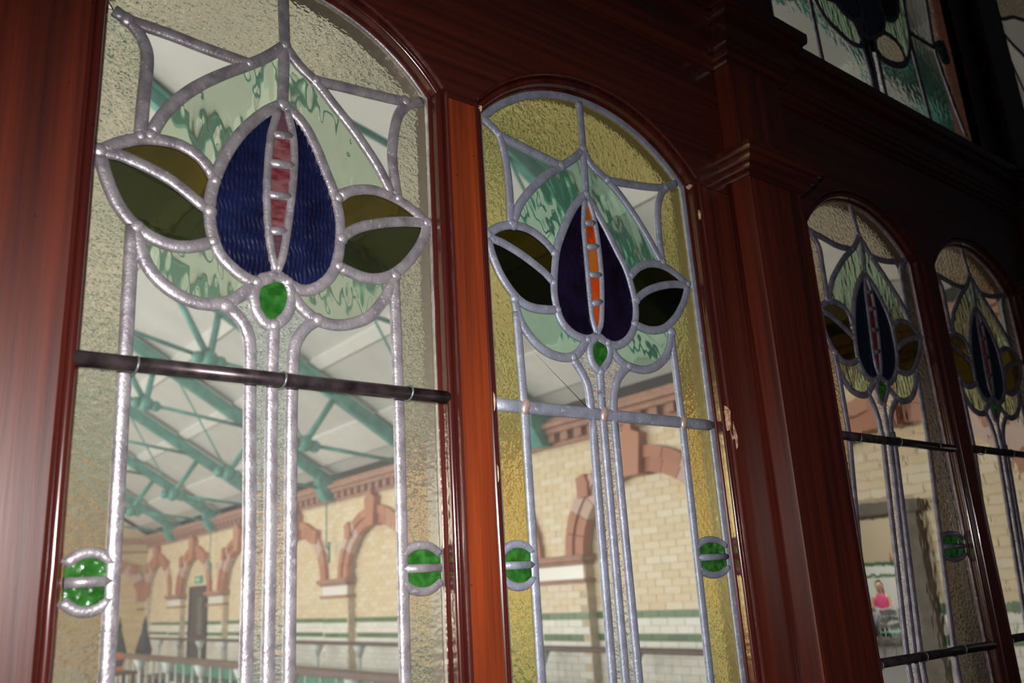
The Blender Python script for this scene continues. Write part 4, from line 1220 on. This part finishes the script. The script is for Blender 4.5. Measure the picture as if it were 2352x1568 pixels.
bm = bmesh.new(); prism_xz(bm, [(-HX, 3.5), (HX, 3.5), (0, 7.35)], 0.0, 0.03); link('gable', bm_mesh('gable', bm), MT['plaster'], wf)

# ceiling slopes with white purlins
SL = 0.61
def roof_z(x): return 3.50 + SL * (HX - abs(x))
ce_ = empty('ceiling', (0, 0, 0)); tag(ce_, 'pale boarded ceiling slope with white purlins', kind='structure')
for s in (1, -1):
    bm = bmesh.new()
    prism_xz(bm, [(s * HX, roof_z(HX) + 0.16), (0, roof_z(0) + 0.16), (0, roof_z(0) + 0.24), (s * (HX + 0.3), roof_z(HX) + 0.24)], 0.0, HALL_L + 0.3)
    link('slope', bm_mesh('slope', bm), MT['ceiling'], ce_)
    for k, x in enumerate((5.75, 4.55, 3.55, 2.35, 1.2)):
        bm = bmesh.new()
        zc = roof_z(x) + 0.15
        hw = 0.30 if k == 0 else 0.09
        add_box(bm, -hw, hw, 0.02, HALL_L, -0.03, 0.03)
        o = link('purlin', bm_mesh('purlin', bm), MT['purlin'], ce_)
        o.location = (s * x, 0, zc); o.rotation_euler = (0, s * math.atan(SL), 0)

# teal roof trusses, one at every pier
def truss(y, label):
    t = empty('roof_truss', (0, y, 3.3)); tag(t, label, 'truss', 'teal roof trusses')
    z = -3.3
    for s in (1, -1):
        def p(x, zz): return (s * x, 0, zz + z)
        def rod(nm, a, b, r): tube(nm, a, b, r, MT['teal'], t, n=8)
        bm = bmesh.new(); add_beam(bm, p(HX - 0.05, roof_z(HX) - 0.02), p(0, roof_z(0) + 0.02), 0.10, 0.15); link('rafter', bm_mesh('rafter', bm), MT['teal'], t)
        bm = bmesh.new(); add_beam(bm, p(HX - 0.05, roof_z(HX) + 0.06), p(0, roof_z(0) + 0.10), 0.20, 0.02); link('rafter_flange', bm_mesh('rafter_flange', bm), MT['teal'], t)
        bm = bmesh.new(); prism_xz(bm, [p(HX + 0.02, 3.20)[::2], p(HX - 0.20, 3.20)[::2], p(HX - 0.34, 3.42)[::2], p(HX - 0.34, 3.62)[::2], p(HX + 0.02, 3.62)[::2]], -0.10, 0.10); link('shoe', bm_mesh('shoe', bm), MT['teal'], t)
        N1, N2 = (4.43, 3.62), (3.15, 4.62)
        rod('tie_rod', p(HX - 0.25, 3.42), p(*N1), 0.028)
        rod('strut', p(*N1), p(4.86, 4.27), 0.045)
        rod('tie_rod', p(*N2), p(4.72, 4.36), 0.028)
        rod('strut', p(*N2), p(3.25, 5.25), 0.045)
        rod('strut', p(*N2), p(2.55, 5.70), 0.045)
        rod('tie_rod', p(*N2), p(0.9, 5.20), 0.028)
        rod('hanger', p(*N1), p(3.55, 5.12), 0.014)
        for (x, zz) in (N1, N2):
            bm = bmesh.new()
            bmesh.ops.create_uvsphere(bm, u_segments=10, v_segments=8, radius=0.115)
            for k in (-1, 1):
                bmesh.ops.create_uvsphere(bm, u_segments=8, v_segments=6, radius=0.085, matrix=Matrix.Translation((k * 0.14, 0, -0.01 - k * 0.02)))
            o = link('joint_boss', bm_mesh('joint_boss', bm, True), MT['teal'], t); o.location = p(x, zz)
    return t
TY = [c + BAY / 2 for c in BAYS if 0.5 < c + BAY / 2 < 22]
TY.sort()
names = {0: 'nearest', 1: 'second nearest', 2: 'third nearest'}
for i, y in enumerate(TY):
    lab = ['teal iron roof truss nearest the glass screen', 'second teal roof truss counted from the screen', 'third teal roof truss counted from the screen',
           'fourth teal roof truss counted from the screen', 'fifth teal roof truss counted from the screen', 'sixth teal roof truss counted from the screen',
           'last but one teal roof truss before the end wall', 'last teal roof truss before the far end wall'][min(i, 7)]
    truss(y, lab)
# lamp brackets hanging on the spandrels
for y in TY:
    if not (8 < y < 20): continue
    b = empty('wall_lamp', (HX - 0.16, y, 2.2)); tag(b, 'slim teal hanging lamp bracket below roof truss shoe ' + ('beside the far door bay' if y > 16 else 'one bay before the far door' if y > 14 else 'in the middle bays' if y > 11 else 'near the screen'), 'lamp', 'teal lamp brackets')
    tube('rod', (0, 0, 0.25), (0, 0, 1.05), 0.012, MT['teal'], b, n=6)
    tube('lantern_stem', (0, -0.10, 0), (0, -0.10, 0.34), 0.02, MT['teal'], b, n=6)
    tube('crossbar', (0, -0.10, 0.18), (0, 0.02, 0.30), 0.012, MT['teal'], b, n=6)

# ------------------------------------------------------------------ rails and furniture in the hall
def handrail(name, label, x, y0, y1, ztop, pitch, h=0.05, w=0.09, balusters=0):
    t = empty(name, (x, y0, 0)); tag(t, label, 'handrail')
    L = y1 - y0
    box('top_rail', -w / 2, w / 2, 0, L, ztop - h, ztop, MT['rail'], t, 0.01)
    pm = bmesh.new()
    add_tube(pm, (0, 0, 0), (0, 0, ztop - h), 0.026, n=8)
    add_tube(pm, (0, 0, ztop - h - 0.16), (0, 0, ztop - h), 0.03, 0.10, n=10)
    add_tube(pm, (0, 0, 0), (0, 0, 0.06), 0.06, n=10)
    me = bm_mesh('post', pm, True); me.materials.append(MT['iron_white'])
    n = int(L / pitch)
    for k in range(n + 1):
        o = link('post', me, None, t); o.location = (0, k * pitch, 0)
    if balusters:
        bm = bmesh.new(); add_tube(bm, (0, 0, 0.08), (0, 0, ztop - h), 0.014, n=6)
        bmb = bm_mesh('baluster', bm, True); bmb.materials.append(MT['iron_white'])
        k = 0; yy = balusters
        while yy < L:
            o = link('baluster', bmb, None, t); o.location = (0, yy, 0)
            yy += balusters
        box('bottom_rail', -0.02, 0.02, 0, L, 0.06, 0.10, MT['iron_white'], t)
    return t
handrail('wall_handrail', 'brown handrail on pale iron posts along the tiled side wall', HX - 0.28, 4.2, 22.6, 1.02, 1.4)
handrail('pool_balustrade', 'brown-topped balustrade with pale uprights nearer the screen, bottom of the first panel', 3.65, 5.5, 22.4, 1.0, 1.4, 0.07, 0.12, 0.35)
# long dark plinth and bench between the rails
tb = empty('long_bench', (4.9, 5.0, 0)); tag(tb, 'long dark bench standing between the two rails', 'bench')
box('seat', -0.22, 0.22, 0, 12.5, 0.42, 0.47, MT['table'], tb, 0.01)
box('backrest', 0.20, 0.24, 0, 12.5, 0.47, 0.72, MT['seat_green'], tb, 0.01)
for k in range(7):
    box('leg', -0.18, 0.18, 0.2 + 2 * k, 0.26 + 2 * k, 0, 0.42, MT['table'], tb)

def chair_mesh():
    P = []
    bm = bmesh.new(); add_box(bm, -0.22, 0.22, -0.22, 0.22, 0.43, 0.46, 0.01); P.append(('seat', bm_mesh('seat', bm), 'seat_green'))
    for x in (-0.20, 0.20):
        for y, top in ((-0.20, 0.43), (0.20, 0.90)):
            bm = bmesh.new(); add_tube(bm, (x * 1.08, y * 1.08, 0), (x, y + (0.05 if top > 0.5 else 0), top), 0.016, n=8); P.append(('leg', bm_mesh('leg', bm, True), 'white_p'))
    for z in (0.57, 0.70, 0.83):
        bm = bmesh.new(); add_box(bm, -0.21, -0.01, 0.225, 0.25, z - 0.05, z + 0.05, 0.012); P.append(('back_slat', bm_mesh('back_slat', bm), 'white_p'))
        bm = bmesh.new(); add_box(bm, 0.01, 0.21, 0.225, 0.25, z - 0.05, z + 0.05, 0.012); P.append(('back_slat', bm_mesh('back_slat', bm), 'white_p'))
    for p in P: p[1].materials.append(MT[p[2]])
    return P
CH = chair_mesh()
def chair(x, y, rz, label, group):
    t = empty('cafe_chair', (x, y, 0.012), rz); tag(t, label, 'chair', group)
    for nm, me, _ in CH: link(nm, me, None, t)

# annex: the further hall beyond the doorway
AX = 20.2
ax = empty('wall_annex', (AX, 0, 0)); tag(ax, 'yellow and white tiled wall far behind the doorway', kind='structure')
def brick_x_mat():
    m = MT['brick_far'].copy(); m.name = 'annex_yellow_brick'
    for n in m.node_tree.nodes:
        if n.type == 'MAPPING': n.inputs['Rotation'].default_value = (math.radians(90), 0, math.radians(90))
    return m
MT['brick_far_x'] = brick_x_mat()
box('upper_bricks', 0, 0.3, 2, 16, 1.72, 4.6, MT['brick_far_x'], ax)
box('green_band', -0.01, 0.3, 2, 16, 1.64, 1.72, MT['green_tile'], ax)
box('white_band', 0, 0.3, 2, 16, 1.42, 1.64, MT['white_tile'], ax)
box('green_band', -0.01, 0.3, 2, 16, 1.36, 1.42, MT['green_tile'], ax)
box('white_tiles', 0, 0.3, 2, 16, 0, 1.36, MT['white_tile'], ax)
for i in range(VN):                                            # flat arch with red blocks
    if i % 3 == 1:
        o = link('voussoir', VM[(i, 1)], None, ax); o.location = (0, 9.6, 1.55)
        o.material_slots[0].link = 'OBJECT'; o.material_slots[0].material = MT['terra']
an2 = box('ceiling_annex', HX + 0.5, AX + 0.3, 0.5, 16, 4.6, 4.7, MT['ceiling']); tag(an2, kind='structure')
for nm, x0, x1, y0, y1 in (('wall_annex_back', HX + 0.5, AX, 16, 16.2), ('wall_annex_front', HX + 0.5, AX, 0.3, 0.5)):
    tag(box(nm, x0, x1, y0, y1, 0, 4.6, MT['mortar_w']), kind='structure')

tag(box('floor_annex', HX + 0.5, AX, 0.5, 16, 0.0005, 0.012, MT['annex_floor']), kind='structure')
# seated people in the annex
def person(x, y, rz, top_mat, label):
    root = empty('person', (x, y, 0.012), rz); tag(root, label, 'person', None)
    V = [((0, 0, 0.50), 0.135), ((0, 0.01, 0.66), 0.120), ((0, 0.02, 0.82), 0.135), ((0, 0.02, 0.94), 0.120), ((0, 0.0, 1.01), 0.055), ((0, -0.02, 1.06), 0.052)]
    E = [(0, 1), (1, 2), (2, 3), (3, 4), (4, 5)]
    def add(p, r, frm):
        V.append((p, r)); E.append((frm, len(V) - 1)); return len(V) - 1
    # head with chin and skull
    h = add((0, -0.045, 1.13), 0.078, 5); h = add((0, -0.03, 1.20), 0.088, h); add((0, -0.015, 1.255), 0.062, h)
    for s in (-1, 1):
        a = add((s * 0.155, 0.02, 0.93), 0.058, 3); a = add((s * 0.215, 0.01, 0.78), 0.046, a); a = add((s * 0.235, -0.02, 0.68), 0.040, a)
        a = add((s * 0.20, -0.20, 0.70), 0.032, a); a = add((s * 0.17, -0.27, 0.71), 0.026, a)
        for k in range(4):
            f = add((s * 0.17 + (k - 1.5) * 0.018, -0.32, 0.712), 0.009, a); add((s * 0.17 + (k - 1.5) * 0.02, -0.355, 0.705), 0.008, f)
        f = add((s * 0.17 - s * 0.04, -0.295, 0.715), 0.010, a); add((s * 0.17 - s * 0.055, -0.315, 0.712), 0.009, f)
        l = add((s * 0.10, -0.05, 0.50), 0.095, 0); l = add((s * 0.11, -0.40, 0.52), 0.072, l); l = add((s * 0.11, -0.44, 0.46), 0.062, l)
        l = add((s * 0.11, -0.42, 0.12), 0.045, l); l = add((s * 0.11, -0.44, 0.05), 0.042, l); add((s * 0.11, -0.58, 0.035), 0.034, l)
    me = bpy.data.meshes.new('body')
    me.from_pydata([v[0] for v in V], E, [])
    o = link('body', me, MT['skin'], root)
    sk = o.modifiers.new('skin', 'SKIN')
    for i, v in enumerate(V):
        me.skin_vertices[0].data[i].radius = (v[1], v[1] * (0.78 if i in (0, 1, 2, 3) else 1.0))
    me.skin_vertices[0].data[0].use_root = True
    o.modifiers.new('sub', 'SUBSURF').levels = 2
    o.modifiers['sub'].render_levels = 2
    # clothes: sleeveless top, trousers, shoes
    def shell(nm, rings, mat):
        bm = bmesh.new(); RR = []
        for cx, cy, cz, rx, ry in rings:
            RR.append([bm.verts.new((cx + rx * math.cos(2 * math.pi * k / 16), cy + ry * math.sin(2 * math.pi * k / 16), cz)) for k in range(16)])
        for A, B in zip(RR, RR[1:]):
            for k in range(16): bm.faces.new((A[k], A[(k + 1) % 16], B[(k + 1) % 16], B[k]))
        ob = link(nm, bm_mesh(nm, bm, True), MT[mat], root)
        ob.modifiers.new('sub', 'SUBSURF').levels = 1
        return ob
    shell('top', [(0, 0, 0.47, 0.175, 0.135), (0, 0.01, 0.62, 0.155, 0.120), (0, 0.02, 0.80, 0.168, 0.135), (0, 0.02, 0.90, 0.165, 0.122), (0, 0.018, 0.965, 0.135, 0.098), (0, 0.01, 0.99, 0.085, 0.075)], top_mat)
    bm = bmesh.new()
    for s in (-1, 1):
        for p, q, r, r2 in (((s * 0.10, 0.02, 0.50), (s * 0.11, -0.42, 0.52), 0.108, 0.084), ((s * 0.11, -0.43, 0.55), (s * 0.11, -0.43, 0.10), 0.084, 0.062)):
            add_tube(bm, p, q, r, r2, n=12)
    link('trousers', bm_mesh('trousers', bm, True), MT['trouser'], root)
    # hair cap, face
    bm = bmesh.new(); bmesh.ops.create_uvsphere(bm, u_segments=16, v_segments=10, radius=1)
    for v in bm.verts:
        v.co = Vector((v.co.x * 0.100, v.co.y * 0.108 + 0.012, v.co.z * 0.112 + 1.215))
    bmesh.ops.delete(bm, geom=[v for v in bm.verts if v.co.y < -0.045 and v.co.z < 1.265 or v.co.z < 1.135], context='VERTS')
    link('hair', bm_mesh('hair', bm, True), MT['hair'], root)
    for s in (-1, 1):
        bm = bmesh.new(); bmesh.ops.create_uvsphere(bm, u_segments=8, v_segments=6, radius=0.012); e = link('eye', bm_mesh('eye', bm, True), MT['black'], root); e.location = (s * 0.034, -0.112, 1.195)
        bm = bmesh.new(); bmesh.ops.create_uvsphere(bm, u_segments=8, v_segments=6, radius=0.022); e = link('ear', bm_mesh('ear', bm, True), MT['skin'], root); e.location = (s * 0.092, -0.02, 1.18); e.scale = (0.4, 0.8, 1.3)
    bm = bmesh.new(); add_tube(bm, (0, -0.10, 1.20), (0, -0.135, 1.165), 0.010, 0.016, n=8); link('nose', bm_mesh('nose', bm, True), MT['skin'], root)
    bm = bmesh.new(); add_box(bm, -0.026, 0.026, -0.122, -0.11, 1.122, 1.134, 0.003); link('mouth', bm_mesh('mouth', bm), MT['terra_pale'], root)
    return root
person(18.8, 10.42, math.radians(-75), 'pink', 'person seated in a bright pink sleeveless top with short brown hair')
person(18.9, 9.62, math.radians(-105), 'pale_pink', 'person in a pale pink top half hidden behind the stem leads')
for (x, y, rz, lab) in ((18.85, 10.46, math.radians(-75), 'pale chair under the person in bright pink'), (18.95, 9.66, math.radians(-105), 'pale chair under the person in pale pink'),
                        (15.2, 8.10, math.radians(90), 'white slatted cafe chair, left of the pair before the annex table'), (15.2, 7.55, math.radians(90), 'white slatted cafe chair, right of the pair before the annex table')):
    chair(x, y, rz, lab, 'cafe chairs in the annex')
ta = empty('cafe_table', (17.6, 9.6, 0.012)); tag(ta, 'long dark cafe table in front of the seated people', 'table')
box('table_top', -0.4, 0.4, -1.5, 1.2, 0.70, 0.75, MT['table'], ta, 0.01)
for sx in (-0.33, 0.33):
    for sy in (-1.38, 1.08):
        box('leg', sx - 0.03, sx + 0.03, sy - 0.03, sy + 0.03, 0, 0.70, MT['table'], ta)

# bits and pieces at the far left of the hall
def parasol(x, y, label):
    t = empty('folded_parasol', (x, y, 0)); tag(t, label, 'parasol', 'folded black parasols')
    tube('pole', (0, 0, 0), (0, 0, 1.40), 0.02, MT['black'], t)
    bm = bmesh.new(); add_tube(bm, (0, 0, 0.62), (0, 0, 0.85), 0.12, 0.17, n=12); add_tube(bm, (0, 0, 0.85), (0, 0, 1.30), 0.17, 0.045, n=12)
    link('canopy', bm_mesh('canopy', bm, True), MT['black'], t)
    bm = bmesh.new(); add_tube(bm, (0, 0, 1.30), (0, 0, 1.40), 0.05, 0.05, n=8); add_tube(bm, (0, 0, 1.40), (0, 0, 1.55), 0.035, 0.006, n=8); link('finial', bm_mesh('finial', bm, True), MT['black'], t)
    tube('foot', (0, 0, 0), (0, 0, 0.05), 0.25, MT['black'], t, n=16)
parasol(4.55, 18.9, 'folded black parasol at the far left, left one of the two')
parasol(5.05, 18.9, 'folded black parasol at the far left, right one of the two')
tt = empty('low_table', (3.0, 13.0, 0)); tag(tt, 'dark side table under the orange crate', 'table')
box('table_top', -0.3, 0.3, -0.3, 0.3, 0.80, 0.84, MT['table'], tt, 0.01)
for sx in (-0.25, 0.25):
    for sy in (-0.25, 0.25):
        box('leg', sx - 0.02, sx + 0.02, sy - 0.02, sy + 0.02, 0, 0.80, MT['table'], tt)
cr_ = empty('plastic_crate', (3.0, 13.0, 0.841)); tag(cr_, 'orange plastic crate with a dark band standing on the side table', 'crate')
box('lower_wall', -0.14, 0.14, -0.12, 0.12, 0.0, 0.07, MT['orange'], cr_, 0.006)
box('band', -0.135, 0.135, -0.115, 0.115, 0.07, 0.16, MT['black'], cr_)
box('upper_wall', -0.14, 0.14, -0.12, 0.12, 0.16, 0.25, MT['orange'], cr_, 0.006)
